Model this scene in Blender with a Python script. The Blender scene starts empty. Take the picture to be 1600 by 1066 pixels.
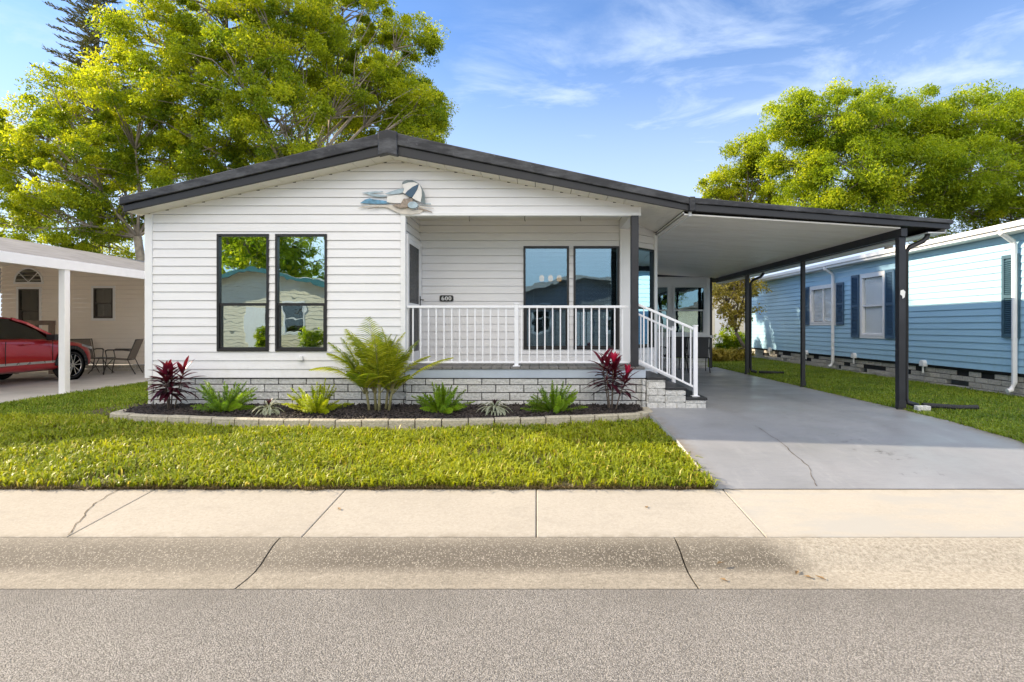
import bpy, math, random
import numpy as np
from mathutils import Vector, Matrix

# ------------------------------------------------------------------ camera, sky, sun, exposure
scene = bpy.context.scene
COL = scene.collection
R = math.radians
K, CX, CY, H = 880.0, 838.0, 510.0, 1.2          # focal length in photo pixels, principal point, eye height
cd = bpy.data.cameras.new('camera')
cam = bpy.data.objects.new('camera', cd); COL.objects.link(cam)
cd.sensor_width = 36; cd.lens = 36 * K / 1600
cd.shift_x = -(CX - 800) / 1600; cd.shift_y = -(533 - CY) / 1600
cd.clip_start = .05; cd.clip_end = 3000
cam.location = (0, 0, H); cam.rotation_euler = (R(90), 0, 0)
scene.camera = cam

SUN_EL, SUN_AZ = 25.0, 15.0                       # elevation; degrees behind the facade, coming from the left
sd = Vector((-math.cos(R(SUN_AZ)) * math.cos(R(SUN_EL)), math.sin(R(SUN_AZ)) * math.cos(R(SUN_EL)), math.sin(R(SUN_EL))))
sl = bpy.data.lights.new('sun', 'SUN'); sl.energy = 3.5; sl.angle = R(.5); sl.color = (1, .83, .60)
sun = bpy.data.objects.new('sun', sl); COL.objects.link(sun)
sun.rotation_euler = sd.to_track_quat('Z', 'Y').to_euler()
scene.view_settings.view_transform = 'Standard'
scene.view_settings.look = 'None'
scene.view_settings.exposure = 1.46
scene.view_settings.gamma = 1
scene.cycles.max_bounces = 8
scene.cycles.transparent_max_bounces = 12
scene.cycles.use_denoising = True
scene.cycles.sample_clamp_indirect = 8

world = bpy.data.worlds.new('World'); scene.world = world; world.use_nodes = True
nt = world.node_tree; nt.nodes.clear()
def wn(t, **k):
    n = nt.nodes.new(t)
    for a, b in k.items(): setattr(n, a, b)
    return n
def wmath(op, a, b=None):
    n = wn('ShaderNodeMath', operation=op)
    for i, s in enumerate((a, b)):
        if s is None: continue
        if isinstance(s, (int, float)): n.inputs[i].default_value = s
        else: nt.links.new(s, n.inputs[i])
    return n.outputs[0]
sky = wn('ShaderNodeTexSky', sky_type='NISHITA', sun_disc=False)
sky.sun_elevation = R(SUN_EL); sky.sun_rotation = R(270 + SUN_AZ)
sky.air_density = 1.0; sky.dust_density = .12; sky.ozone_density = 3.0
tc = wn('ShaderNodeTexCoord')
sep = wn('ShaderNodeSeparateXYZ'); nt.links.new(tc.outputs['Generated'], sep.inputs[0])
zz = wmath('MAXIMUM', sep.outputs[2], .04)
cu = wmath('DIVIDE', sep.outputs[0], zz); cv = wmath('DIVIDE', sep.outputs[1], zz)
comb = wn('ShaderNodeCombineXYZ'); nt.links.new(cu, comb.inputs[0]); nt.links.new(cv, comb.inputs[1])
def cirrus(scale, rot, stretch, seed, lo, hi, det=9, dist=.9):
    mp = wn('ShaderNodeMapping'); mp.inputs['Rotation'].default_value = (0, 0, R(rot))
    mp.inputs['Scale'].default_value = (scale, scale * stretch, 1); mp.inputs['Location'].default_value = (seed, seed * .7, 0)
    nt.links.new(comb.outputs[0], mp.inputs[0])
    n = wn('ShaderNodeTexNoise'); n.inputs['Scale'].default_value = 1; n.inputs['Detail'].default_value = det
    n.inputs['Roughness'].default_value = .62; n.inputs['Distortion'].default_value = dist
    nt.links.new(mp.outputs[0], n.inputs['Vector'])
    r = wn('ShaderNodeMapRange', interpolation_type='SMOOTHSTEP')
    r.inputs['From Min'].default_value = lo; r.inputs['From Max'].default_value = hi
    nt.links.new(n.outputs[0], r.inputs[0]); return r.outputs[0]
def patch(px, py, size):                          # where in the sky a cloud field sits (a direction, not a screen position)
    d = Vector(((px - CX) / K, 1, (CY - py) / K)).normalized()
    vd = wn('ShaderNodeVectorMath', operation='DOT_PRODUCT'); nt.links.new(tc.outputs['Generated'], vd.inputs[0])
    vd.inputs[1].default_value = d
    r = wn('ShaderNodeMapRange', interpolation_type='SMOOTHSTEP')
    r.inputs['From Min'].default_value = math.cos(size); r.inputs['From Max'].default_value = math.cos(size * .15)
    nt.links.new(vd.outputs['Value'], r.inputs[0]); return r.outputs[0]
c1 = cirrus(1.35, 30, 1.25, 7.35, .36, .78, 9, .55)
c2 = cirrus(.5, -8, 1.6, 9.4, .40, .80)
m = wmath('ADD', patch(1110, 125, .25), wmath('ADD', patch(815, 150, .17), wmath('ADD', patch(1480, 110, .27), patch(40, 150, .16))))
m = wmath('MINIMUM', m, 1)
f1 = wmath('MULTIPLY', c1, m)
f2 = wmath('MULTIPLY', c2, .14)
fac = wmath('MINIMUM', wmath('ADD', wmath('MULTIPLY', f1, .82), f2), .92)
low = wn('ShaderNodeMapRange', interpolation_type='SMOOTHSTEP')
low.inputs['From Min'].default_value = .52; low.inputs['From Max'].default_value = .04
low.inputs['To Min'].default_value = 0; low.inputs['To Max'].default_value = .9
nt.links.new(sep.outputs[2], low.inputs[0])
nor = wn('ShaderNodeMapRange', interpolation_type='SMOOTHSTEP'); nor.inputs['From Min'].default_value = -.3; nor.inputs['From Max'].default_value = .3; nor.inputs['To Min'].default_value = .25
nt.links.new(sep.outputs[1], nor.inputs[0])
fac = wmath('MAXIMUM', fac, wmath('MULTIPLY', low.outputs[0], nor.outputs[0]))
mx = wn('ShaderNodeMix', data_type='RGBA'); nt.links.new(fac, mx.inputs[0])
nt.links.new(sky.outputs[0], mx.inputs[6]); mx.inputs[7].default_value = (5.1, 5.0, 5.0, 1)
# deeper blue to the north, unseen bright cloud added behind the camera to fill the shaded front
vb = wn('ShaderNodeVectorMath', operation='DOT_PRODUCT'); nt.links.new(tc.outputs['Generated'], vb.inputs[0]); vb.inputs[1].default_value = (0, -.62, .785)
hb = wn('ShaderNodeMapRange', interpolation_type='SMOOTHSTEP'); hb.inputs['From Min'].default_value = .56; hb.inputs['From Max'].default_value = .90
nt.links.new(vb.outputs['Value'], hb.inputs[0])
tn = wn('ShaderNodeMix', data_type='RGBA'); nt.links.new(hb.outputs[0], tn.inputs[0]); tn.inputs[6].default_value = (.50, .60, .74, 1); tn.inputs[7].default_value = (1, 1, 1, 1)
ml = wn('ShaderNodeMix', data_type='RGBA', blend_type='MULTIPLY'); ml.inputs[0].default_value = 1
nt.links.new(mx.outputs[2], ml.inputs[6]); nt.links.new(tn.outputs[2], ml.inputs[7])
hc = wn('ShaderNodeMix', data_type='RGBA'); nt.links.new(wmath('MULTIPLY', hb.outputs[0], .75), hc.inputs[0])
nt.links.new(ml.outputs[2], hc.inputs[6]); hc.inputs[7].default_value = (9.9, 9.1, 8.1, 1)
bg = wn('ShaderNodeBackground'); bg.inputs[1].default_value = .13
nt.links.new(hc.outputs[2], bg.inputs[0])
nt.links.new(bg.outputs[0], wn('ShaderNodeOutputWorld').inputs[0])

# ------------------------------------------------------------------ helpers
random.seed(7); RNG = np.random.default_rng(11)
def XP(px, Y): return (px - CX) * Y / K
def ZP(py, Y): return H - (py - CY) * Y / K

def tag(o, label=None, cat=None, group=None, kind=None):
    if label: o['label'] = label
    if cat: o['category'] = cat
    if group: o['group'] = group
    if kind: o['kind'] = kind
    return o
def thing(name, label, cat, loc=(0, 0, 0), group=None):
    o = bpy.data.objects.new(name, None); COL.objects.link(o); o.location = loc; o.empty_display_size = .2
    return tag(o, label, cat, group)
def copy_tree(o, parent=None):
    c = o.copy(); COL.objects.link(c)
    if parent: c.parent = parent
    for ch in list(o.children): copy_tree(ch, c)
    return c
def link(me, name, mat, parent=None, local=False):
    o = bpy.data.objects.new(name, me); COL.objects.link(o)
    if mat: me.materials.append(mat)
    if parent:
        o.parent = parent
        if not local and parent.type == 'EMPTY': o.location = -parent.location
    return o
class MB:
    def __init__(s): s.v = []; s.f = []
    def add(s, vs, fs):
        n = len(s.v); s.v += [tuple(p) for p in vs]; s.f += [tuple(i + n for i in f) for f in fs]; return s
    def quad(s, a, b, c, d): return s.add([a, b, c, d], [(0, 1, 2, 3)])
    def box(s, x0, x1, y0, y1, z0, z1):
        return s.add([(x0,y0,z0),(x1,y0,z0),(x1,y1,z0),(x0,y1,z0),(x0,y0,z1),(x1,y0,z1),(x1,y1,z1),(x0,y1,z1)],
                     [(3,2,1,0),(4,5,6,7),(0,1,5,4),(1,2,6,5),(2,3,7,6),(3,0,4,7)])
    def obox(s, c, a, b, d):                      # oriented box: centre and three half-vectors
        c, a, b, d = map(Vector, (c, a, b, d))
        vs = [c-a-b-d, c+a-b-d, c+a+b-d, c-a+b-d, c-a-b+d, c+a-b+d, c+a+b+d, c-a+b+d]
        return s.add(vs, [(3,2,1,0),(4,5,6,7),(0,1,5,4),(1,2,6,5),(2,3,7,6),(3,0,4,7)])
    def bar(s, p, q, w, h, up=(0, 0, 1)):
        p, q, up = Vector(p), Vector(q), Vector(up); d = q - p
        side = d.cross(up).normalized(); u = side.cross(d).normalized()
        return s.obox((p + q) / 2, d / 2, side * w / 2, u * h / 2)
    def tube(s, pts, r, n=8):
        pts = [Vector(p) for p in pts]; m = len(pts)
        rs = r if isinstance(r, (list, tuple)) else [r] * m
        base = len(s.v); ref = Vector((0.13, .21, 1)).normalized()
        for i, p in enumerate(pts):
            d = (pts[min(i + 1, m - 1)] - pts[max(i - 1, 0)])
            d = d.normalized() if d.length > 1e-9 else Vector((0, 0, 1))
            a = ref - d * ref.dot(d)
            if a.length < .2: a = Vector((1, 0, 0)) - d * d.x
            a.normalize(); b = d.cross(a)
            for k in range(n):
                t = 2 * math.pi * k / n
                s.v.append(tuple(p + (a * math.cos(t) + b * math.sin(t)) * rs[i]))
        for i in range(m - 1):
            for k in range(n):
                s.f.append((base + i*n + k, base + i*n + (k+1) % n, base + (i+1)*n + (k+1) % n, base + (i+1)*n + k))
        s.f.append(tuple(base + k for k in range(n))[::-1]); s.f.append(tuple(base + (m-1)*n + k for k in range(n)))
        return s
    def prism(s, poly, d0, d1, axis='y'):
        n = len(poly)
        def P(p, d): return (p[0], d, p[1]) if axis == 'y' else ((d, p[0], p[1]) if axis == 'x' else (p[0], p[1], d))
        vs = [P(p, d0) for p in poly] + [P(p, d1) for p in poly]
        fs = [tuple(range(n)), tuple(range(2*n - 1, n - 1, -1))] + [(i, i + n, (i + 1) % n + n, (i + 1) % n) for i in range(n)]
        return s.add(vs, fs)
    def lathe(s, prof, c, axis='z', n=20, closed=False):
        base = len(s.v); c = Vector(c); m = len(prof)
        for r, h in prof:
            for k in range(n):
                t = 2 * math.pi * k / n; a, b = r * math.cos(t), r * math.sin(t)
                s.v.append(tuple(c + Vector({'z': (a, b, h), 'y': (a, h, b), 'x': (h, a, b)}[axis])))
        for i in range(m if closed else m - 1):
            j = (i + 1) % m
            for k in range(n):
                s.f.append((base + i*n + k, base + i*n + (k+1) % n, base + j*n + (k+1) % n, base + j*n + k))
        if not closed:
            s.f.append(tuple(base + k for k in range(n))); s.f.append(tuple(base + (m-1)*n + k for k in range(n)))
        return s
    def loft(s, rings, caps=True):
        base = len(s.v); n = len(rings[0]); m = len(rings)
        for r in rings: s.v += [tuple(p) for p in r]
        for i in range(m - 1):
            for k in range(n):
                s.f.append((base + i*n + k, base + i*n + (k+1) % n, base + (i+1)*n + (k+1) % n, base + (i+1)*n + k))
        if caps: s.f.append(tuple(base + k for k in range(n))); s.f.append(tuple(base + (m-1)*n + k for k in range(n)))
        return s
    def build(s, name, mat, parent=None, smooth=False, bevel=0, local=False):
        me = bpy.data.meshes.new(name); me.from_pydata(s.v, [], s.f); me.validate()
        if smooth: me.polygons.foreach_set('use_smooth', [True] * len(me.polygons))
        o = link(me, name, mat, parent, local)
        if bevel:
            b = o.modifiers.new('bevel', 'BEVEL'); b.width = bevel; b.segments = 2; b.limit_method = 'ANGLE'
        return o
def nmesh(name, V, F, mat, parent=None, attr=None, local=False, smooth=False):
    V = np.asarray(V, dtype=np.float32); F = np.asarray(F, dtype=np.int32); k = F.shape[1]
    me = bpy.data.meshes.new(name); me.vertices.add(len(V)); me.vertices.foreach_set('co', V.ravel())
    me.loops.add(F.size); me.loops.foreach_set('vertex_index', F.ravel())
    me.polygons.add(len(F)); me.polygons.foreach_set('loop_start', np.arange(0, F.size, k, dtype=np.int32))
    me.polygons.foreach_set('loop_total', np.full(len(F), k, dtype=np.int32))
    if smooth: me.polygons.foreach_set('use_smooth', np.ones(len(F), dtype=bool))
    me.update(calc_edges=True)
    if attr is not None:
        a = me.attributes.new('v', 'FLOAT', 'POINT'); a.data.foreach_set('value', np.asarray(attr, dtype=np.float32))
    return link(me, name, mat, parent, local)

# ------------------------------------------------------------------ materials
class NT:
    def __init__(s, name):
        s.m = bpy.data.materials.new(name); s.m.use_nodes = True; s.t = s.m.node_tree
        s.b = s.t.nodes['Principled BSDF']; s.out = s.t.nodes['Material Output']; s._c = None
    def n(s, ty, ins=None, **k):
        n = s.t.nodes.new(ty)
        for a, b in k.items(): setattr(n, a, b)
        for a, b in (ins or {}).items(): s.put(n.inputs[a], b)
        return n
    def put(s, sock, v):
        if hasattr(v, 'is_output'): s.t.links.new(v, sock)
        else: sock.default_value = v
    def co(s):
        if not s._c: s._c = s.n('ShaderNodeTexCoord').outputs['Object']
        return s._c
    def noise(s, scale, det=4, rough=.55, stretch=None, dist=0):
        c = s.co()
        if stretch: c = s.n('ShaderNodeMapping', {'Vector': c, 'Scale': stretch}).outputs[0]
        return s.n('ShaderNodeTexNoise', {'Vector': c, 'Scale': scale, 'Detail': det, 'Roughness': rough, 'Distortion': dist}).outputs[0]
    def voro(s, scale, out='Distance', feature='F1'):
        return s.n('ShaderNodeTexVoronoi', {'Vector': s.co(), 'Scale': scale}, feature=feature).outputs[out]
    def ramp(s, f, lo, hi, a=0., b=1.):
        return s.n('ShaderNodeMapRange', {0: f, 1: lo, 2: hi, 3: a, 4: b}).outputs[0]
    def math(s, op, a, b=0.): return s.n('ShaderNodeMath', {0: a, 1: b}, operation=op).outputs[0]
    def mix(s, f, a, b, blend='MIX'):
        n = s.n('ShaderNodeMix', data_type='RGBA', blend_type=blend)
        for sock, v in ((n.inputs[0], f), (n.inputs[6], a), (n.inputs[7], b)):
            s.put(sock, (*v, 1) if isinstance(v, tuple) and len(v) == 3 else v)
        return n.outputs[2]
    def island(s): return s.n('ShaderNodeNewGeometry').outputs['Random Per Island']
    def attr(s): return s.n('ShaderNodeAttribute', attribute_name='v').outputs['Fac']
    def xyz(s): return s.n('ShaderNodeSeparateXYZ', {0: s.co()}).outputs
    def fin(s, col, rough=.6, bump=None, strength=.3, dist=.01, **k):
        s.put(s.b.inputs['Base Color'], (*col, 1) if isinstance(col, tuple) and len(col) == 3 else col)
        s.put(s.b.inputs['Roughness'], rough)
        for a, b in k.items(): s.put(s.b.inputs[a.replace('_', ' ')], b)
        if bump is not None:
            s.put(s.b.inputs['Normal'], s.n('ShaderNodeBump', {'Height': bump, 'Strength': strength, 'Distance': dist}).outputs[0])
        return s.m
def sc(c, k): return tuple(min(1, x * k) for x in c)
def plain(name, c, rough=.55, var=.12, scale=6, bump=.0, bscale=80, isl=0., metal=0., spec=.5, fine=0):
    t = NT(name); f = t.ramp(t.noise(scale, 6), .3, .7)
    col = t.mix(f, sc(c, 1 - var), sc(c, 1 + var))
    if isl: col = t.mix(t.math('MULTIPLY', t.island(), 1.), col, t.mix(1., col, (1 - isl,) * 3, 'MULTIPLY'))
    if fine: col = t.mix(t.ramp(t.noise(bscale, 3), .35, .65, 0., fine), col, sc(c, .45))
    return t.fin(col, t.ramp(f, 0, 1, rough - .06, rough + .06), t.noise(bscale, 4) if bump else None, bump, .004, Metallic=metal, Specular_IOR_Level=spec)
def siding_mat(name, c, dirt=(.5, .44, .36)):
    t = NT(name); a = t.ramp(t.noise(1.3, 5), .35, .7); b = t.ramp(t.noise(3, 6, .6, (.5, .5, 9)), .50, .78, 0, .36)
    col = t.mix(a, sc(c, .97), sc(c, 1.02)); col = t.mix(b, col, tuple(x * y for x, y in zip(c, (.86, .83, .79))))
    z = t.xyz()[2]; col = t.mix(t.math('MULTIPLY', t.ramp(z, .95, .42, 0, 1), t.ramp(t.noise(9, 6, .7), .48, .72, 0, .35)), col, tuple(x * y for x, y in zip(c, (.70, .66, .58))))
    return t.fin(col, .42, t.noise(14, 5, .6, (.12, .12, 1)), .12, .003, Specular_IOR_Level=.4)
M = {}
M['siding'] = siding_mat('white_vinyl', (.80, .795, .80))
M['tan_siding'] = siding_mat('tan_vinyl', (.88, .80, .71))
M['blue_siding'] = siding_mat('blue_vinyl', (.35, .57, .72))
M['cream_siding'] = siding_mat('cream_vinyl', (.72, .66, .52))
M['grey_siding'] = siding_mat('grey_vinyl', (.36, .36, .36))
M['trim'] = plain('white_trim', (.80, .80, .80), .4, .03)
M['soffit'] = plain('cream_soffit', (.74, .71, .65), .5, .04, 3)
M['rail'] = plain('white_powdercoat', (.82, .83, .86), .3, .02)
M['black'] = plain('black_frame', (.012, .012, .014), .35, .1)
def weathered():
    t = NT('weathered_black_paint'); a = t.ramp(t.noise(2.2, 8, .68, (1, 1, 3)), .44, .68)
    col = t.mix(a, (.010, .011, .015), (.085, .088, .096)); col = t.mix(t.ramp(t.noise(9, 6, .7), .62, .75, 0, .7), col, (.17, .17, .18))
    return t.fin(col, .5, t.noise(40, 4), .25, .004)
M['weathered'] = weathered()
M['charcoal'] = plain('charcoal_paint', (.015, .016, .020), .45, .2, 4, .1)
M['post'] = plain('charcoal_post_paint', (.019, .020, .025), .42, .3, 5, .1)
M['roofcoat'] = plain('grey_roof_coating', (.40, .41, .42), .7, .15, 2)
M['greyroof'] = plain('weathered_grey_roof', (.17, .17, .18), .85, .3, 3, .3, 40)
M['tealroof'] = plain('teal_roof_edge', (.03, .16, .18), .5, .1)
M['shingle'] = plain('brown_shingles', (.20, .17, .14), .85, .3, 5, .4, 30)
M['dark'] = plain('dark_void', (.010, .010, .010), .9, .1)
M['room'] = plain('room_paint', (.20, .19, .17), .8, .05)
M['pan'] = None
def pan_mat():
    t = NT('carport_pan'); a = t.ramp(t.noise(1.2, 6, .6, (.6, 3, 1)), .45, .75); b = t.ramp(t.noise(5, 7, .7), .66, .78, 0, .5)
    col = t.mix(a, (.86, .84, .80), (.74, .71, .66)); col = t.mix(b, col, (.30, .26, .22))
    return t.fin(col, .45)
M['pan'] = pan_mat()
def block_mat(name, c, c2, mort=False):
    t = NT(name); col = t.mix(t.island(), c, c2)
    col = t.mix(t.ramp(t.noise(28, 6, .65), .35, .75), col, t.mix(1., col, (.62, .62, .60), 'MULTIPLY'))
    col = t.mix(t.ramp(t.noise(90, 3, .6), .6, .72, 0, .75), col, (.22, .22, .21))
    return t.fin(col, .85, t.math('ADD', t.noise(16, 6, .6), t.math('MULTIPLY', t.noise(70, 4), .5)), .9, .03)
M['block'] = block_mat('split_face_block', (.82, .81, .78), (.64, .64, .62))
M['mortar'] = plain('dark_mortar', (.055, .052, .05), .9, .2)
M['edging'] = block_mat('edging_block', (.58, .52, .40), (.46, .41, .31))
M['oldblock'] = block_mat('old_grey_block', (.68, .63, .55), (.52, .48, .42))
def deck_mat():
    t = NT('grey_deck_paint'); col = t.mix(t.island(), (.15, .145, .14), (.21, .20, .19))
    return t.fin(t.mix(t.ramp(t.noise(30, 5, .6, (1, .1, 1)), .4, .7), col, (.10, .10, .10)), .6, t.noise(40, 4, .6, (1, .1, 1)), .3, .004)
M['deck'] = deck_mat()
M['rim'] = plain('pale_rim_board', (.42, .48, .56), .5, .08, 3)
def glass_mat(name, tint, refl, fac, fres=True):
    t = NT(name); tr = t.n('ShaderNodeBsdfTransparent', {'Color': (*tint, 1)}); gl = t.n('ShaderNodeBsdfGlossy', {'Color': (*refl, 1), 'Roughness': .0})
    fr = t.n('ShaderNodeFresnel', {'IOR': 1.5}).outputs[0]
    bump = t.n('ShaderNodeBump', {'Height': t.noise(2.4, 2), 'Strength': .03, 'Distance': .05}).outputs[0]
    t.put(gl.inputs['Normal'], bump)
    f = t.math('ADD', fac, t.math('MULTIPLY', fr, 1 - fac)) if fres else fac
    mx = t.n('ShaderNodeMixShader', {0: f, 1: tr.outputs[0], 2: gl.outputs[0]})
    t.put(t.out.inputs[0], mx.outputs[0]); return t.m
M['clearglass'] = glass_mat('clear_glass', (.97, .98, .98), (.8, .85, .85), .07, False)
M['glass'] = glass_mat('window_glass', (.72, .80, .80), (.80, .95, .95), .52)
M['porchglass'] = glass_mat('porch_window_glass', (.66, .74, .76), (.42, .60, .72), .24)
M['dullglass'] = glass_mat('dull_glass', (.5, .52, .5), (.8, .82, .8), .14, False)
M['carglass'] = glass_mat('car_glass', (.10, .11, .11), (.8, .85, .85), .10)
def screen_mat():
    t = NT('screen_mesh'); 
    mx = t.n('ShaderNodeMixShader', {0: .55, 1: t.n('ShaderNodeBsdfTransparent').outputs[0], 2: t.b.outputs[0]})
    t.fin((.12, .12, .12), .6); t.put(t.out.inputs[0], mx.outputs[0]); return t.m
M['screen'] = screen_mat()
M['blind'] = plain('white_blind', (.74, .75, .76), .5, .03)
def emis(name, c, s):
    t = NT(name); t.fin(c, .4, Emission_Color=(*c, 1), Emission_Strength=s); return t.m
M['closedblind'] = plain('closed_white_blind', (.90, .90, .89), .5, .02)
M['lampglow'] = emis('lit_lamp_shade', (1, .44, .10), .7)
def asphalt():
    t = NT('asphalt_chips'); v = t.n('ShaderNodeTexVoronoi', {'Vector': t.co(), 'Scale': 135}); g = t.n('ShaderNodeSeparateColor', {0: v.outputs['Color']}).outputs[0]
    col = t.mix(g, (.165, .158, .148), (.49, .465, .43)); col = t.mix(t.ramp(v.outputs['Distance'], .3, .75, 0, .8), col, (.075, .07, .06))
    col = t.mix(t.ramp(t.noise(300, 2), .42, .62, 0, .4), col, (.46, .43, .38))
    big = t.ramp(t.noise(.7, 5, .6, (.35, 1, 1)), .35, .7); col = t.mix(big, col, t.mix(1., col, (.84, .84, .85), 'MULTIPLY'))
    y = t.xyz()[1]; col = t.mix(t.math('MULTIPLY', t.ramp(y, 2.7, 3.32), t.ramp(t.noise(1.6, 5), .35, .65, .15, .55)), col, (.15, .14, .125))
    h = t.math('SUBTRACT', t.noise(200, 3), t.math('MULTIPLY', v.outputs['Distance'], 1.2))
    return t.fin(col, .85, h, .8, .008, Specular_IOR_Level=.3)
M['asphalt'] = asphalt()
def walk():
    t = NT('beige_concrete'); col = t.mix(t.ramp(t.noise(1.1, 7, .62), .3, .7), (.43, .395, .335), (.35, .32, .27))
    col = t.mix(t.ramp(t.noise(60, 4, .7), .35, .7, 0, .45), col, (.36, .31, .235)); col = t.mix(t.ramp(t.noise(14, 7, .7), .55, .75, 0, .45), col, (.27, .235, .18))
    col = t.mix(t.ramp(t.noise(34, 6, .78), .47, .62, 0, .42), col, (.255, .23, .185)); col = t.mix(t.ramp(t.noise(52, 4, .7), .55, .66, 0, .5), col, (.52, .485, .42))
    isl = t.island(); col = t.mix(.22, col, t.mix(isl, (.31, .27, .21), (.47, .44, .385)))
    col = t.mix(t.ramp(t.noise(170, 3, .6), .63, .72, 0, .6), col, (.20, .17, .13)); col = t.mix(t.ramp(t.noise(2.3, 7, .7, (1, 2.2, 1)), .55, .72, 0, .35), col, (.27, .25, .215))
    yy = t.xyz()[1]; col = t.mix(t.math('MULTIPLY', t.math('MAXIMUM', t.ramp(yy, 4.07, 3.98), t.ramp(yy, 4.78, 4.89)), t.ramp(t.noise(8, 6, .7), .40, .65, 0, .6)), col, (.19, .165, .12))
    x, y, _ = t.xyz(); drv = t.ramp(x, 1.60, 1.68)
    greyp = t.ramp(t.noise(1.9, 7, .62, (.6, 2.0, 1)), .47, .60, 0, .85)
    col = t.mix(t.math('MULTIPLY', drv, greyp), col, (.31, .31, .295))
    col = t.mix(t.math('MULTIPLY', drv, .35), col, (.50, .46, .39))
    return t.fin(col, .85, t.noise(120, 4, .6), .25, .004, Specular_IOR_Level=.3)
M['walk'] = walk()
def curbm():
    t = NT('worn_aggregate_concrete'); x, y, _ = t.xyz(); v = t.n('ShaderNodeTexVoronoi', {'Vector': t.co(), 'Scale': 85})
    peb = t.math('MULTIPLY', t.ramp(v.outputs['Distance'], .48, .25), t.ramp(t.n('ShaderNodeSeparateColor', {0: v.outputs['Color']}).outputs[1], .35, .75))
    rise = t.math('MULTIPLY', t.ramp(y, 3.56, 3.66), t.ramp(y, 3.97, 3.80, .35, 1))
    stain = t.math('MULTIPLY', t.ramp(t.noise(.9, 5, .6, (.6, 2, 1)), .3, .62, .6, 1.), rise)
    edge = t.math('ADD', x, t.math('MULTIPLY', t.math('ADD', t.noise(6, 4), t.math('MULTIPLY', y, 1.2)), .35))
    clean = t.ramp(edge, 3.30, 3.62)
    col = t.mix(t.ramp(t.noise(5, 7, .65), .3, .7), (.345, .31, .25), (.255, .23, .185))
    col = t.mix(t.math('MULTIPLY', stain, .95), col, t.mix(t.ramp(x, -.3, .7), (.115, .10, .08), (.075, .065, .05)))
    col = t.mix(t.ramp(t.noise(26, 6, .72), .50, .70, 0, .5), col, (.16, .14, .11)); col = t.mix(t.ramp(t.noise(44, 5, .78), .46, .60, 0, .6), col, (.15, .13, .10)); col = t.mix(t.ramp(t.noise(58, 4, .7), .56, .66, 0, .45), col, (.50, .46, .385)); col = t.mix(t.math('MULTIPLY', clean, .8), col, t.mix(t.ramp(t.noise(40, 6, .78), .38, .62), (.50, .455, .375), (.27, .24, .185)))
    col = t.mix(t.math('MULTIPLY', peb, t.ramp(rise, 0, 1, .35, .75)), col, (.47, .425, .345))
    return t.fin(col, .85, t.math('ADD', t.noise(90, 4), t.math('MULTIPLY', peb, .8)), .5, .006, Specular_IOR_Level=.3)
M['curb'] = curbm()
def drive():
    t = NT('painted_grey_concrete'); col = t.mix(t.ramp(t.noise(.8, 6, .6), .3, .7), (.295, .30, .315), (.235, .245, .26))
    col = t.mix(t.ramp(t.noise(2.6, 7, .7, (2.4, .5, 1)), .56, .74, 0, .5), col, (.37, .375, .385))
    col = t.mix(t.ramp(t.noise(30, 5, .7, (.25, 1, 1)), .45, .7, 0, .25), col, (.17, .18, .20))
    col = t.mix(t.ramp(t.noise(3.1, 7, .7, (1, .8, 1)), .64, .76, 0, .5), col, (.15, .155, .165))
    x, y, _ = t.xyz()
    for xc in (2.75, 4.25):                        # tyre tracks, oil between them
        band_ = t.math('MULTIPLY', t.ramp(t.math('ABSOLUTE', t.math('SUBTRACT', x, xc)), .22, .05), t.ramp(t.noise(2.2, 6, .7, (1, .25, 1)), .42, .66, 0, .5))
        col = t.mix(band_, col, (.165, .165, .17))
    col = t.mix(t.math('MULTIPLY', t.ramp(t.math('ABSOLUTE', t.math('SUBTRACT', x, 3.5)), .45, .05), t.ramp(t.noise(6, 6, .7), .60, .68, 0, .75)), col, (.09, .088, .085))
    edge = t.math('MAXIMUM', t.ramp(x, 5.02, 5.26), t.ramp(x, 1.72, 1.56))
    col = t.mix(t.math('MULTIPLY', edge, t.ramp(t.noise(7, 6, .7), .38, .62, 0, .8)), col, (.20, .16, .11))
    col = t.mix(t.ramp(t.noise(150, 3, .6), .62, .72, 0, .5), col, (.13, .13, .13))
    return t.fin(col, t.ramp(t.noise(1.4, 5), .35, .65, .30, .6), t.noise(110, 3), .16, .003, Specular_IOR_Level=.45)
M['drive'] = drive()
M['greyconc'] = plain('grey_concrete', (.52, .50, .46), .8, .15, 1.5, .2)
def soil():
    t = NT('lawn_soil'); col = t.mix(t.ramp(t.noise(7, 6, .7), .35, .7), (.085, .080, .022), (.10, .075, .04)); 
    return t.fin(col, .9, t.noise(40, 5), .8, .03)
M['soil'] = soil()
M['mulchsoil'] = plain('dark_mulch', (.020, .015, .013), .9, .4, 25, .9, 40)
def chip():
    t = NT('mulch_chip'); return t.fin(t.mix(t.island(), (.010, .007, .006), (.050, .037, .032)), .75, t.noise(60, 3), .4, .004)
M['chip'] = chip()
def leaf_mat(name, dark, light, tl=.35, third=None, rough=.45):
    t = NT(name); v = t.attr(); col = t.mix(t.ramp(v, .05, .95), dark, light)
    if third: col = t.mix(t.ramp(v, .78, 1.0, 0, .9), col, third)
    t.fin(col, rough, Specular_IOR_Level=.35)
    mx = t.n('ShaderNodeMixShader', {0: tl, 1: t.b.outputs[0], 2: t.n('ShaderNodeBsdfTranslucent', {'Color': t.mix(1., col, (1.15, 1.1, .5), 'MULTIPLY')}).outputs[0]})
    t.put(t.out.inputs[0], mx.outputs[0]); return t.m
M['leaf'] = leaf_mat('oak_leaves', (.10, .19, .012), (.60, .66, .028), .60, (.76, .68, .04))
M['leaf2'] = leaf_mat('deep_green_leaves', (.10, .20, .014), (.56, .66, .032), .60, (.72, .66, .04))
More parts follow.
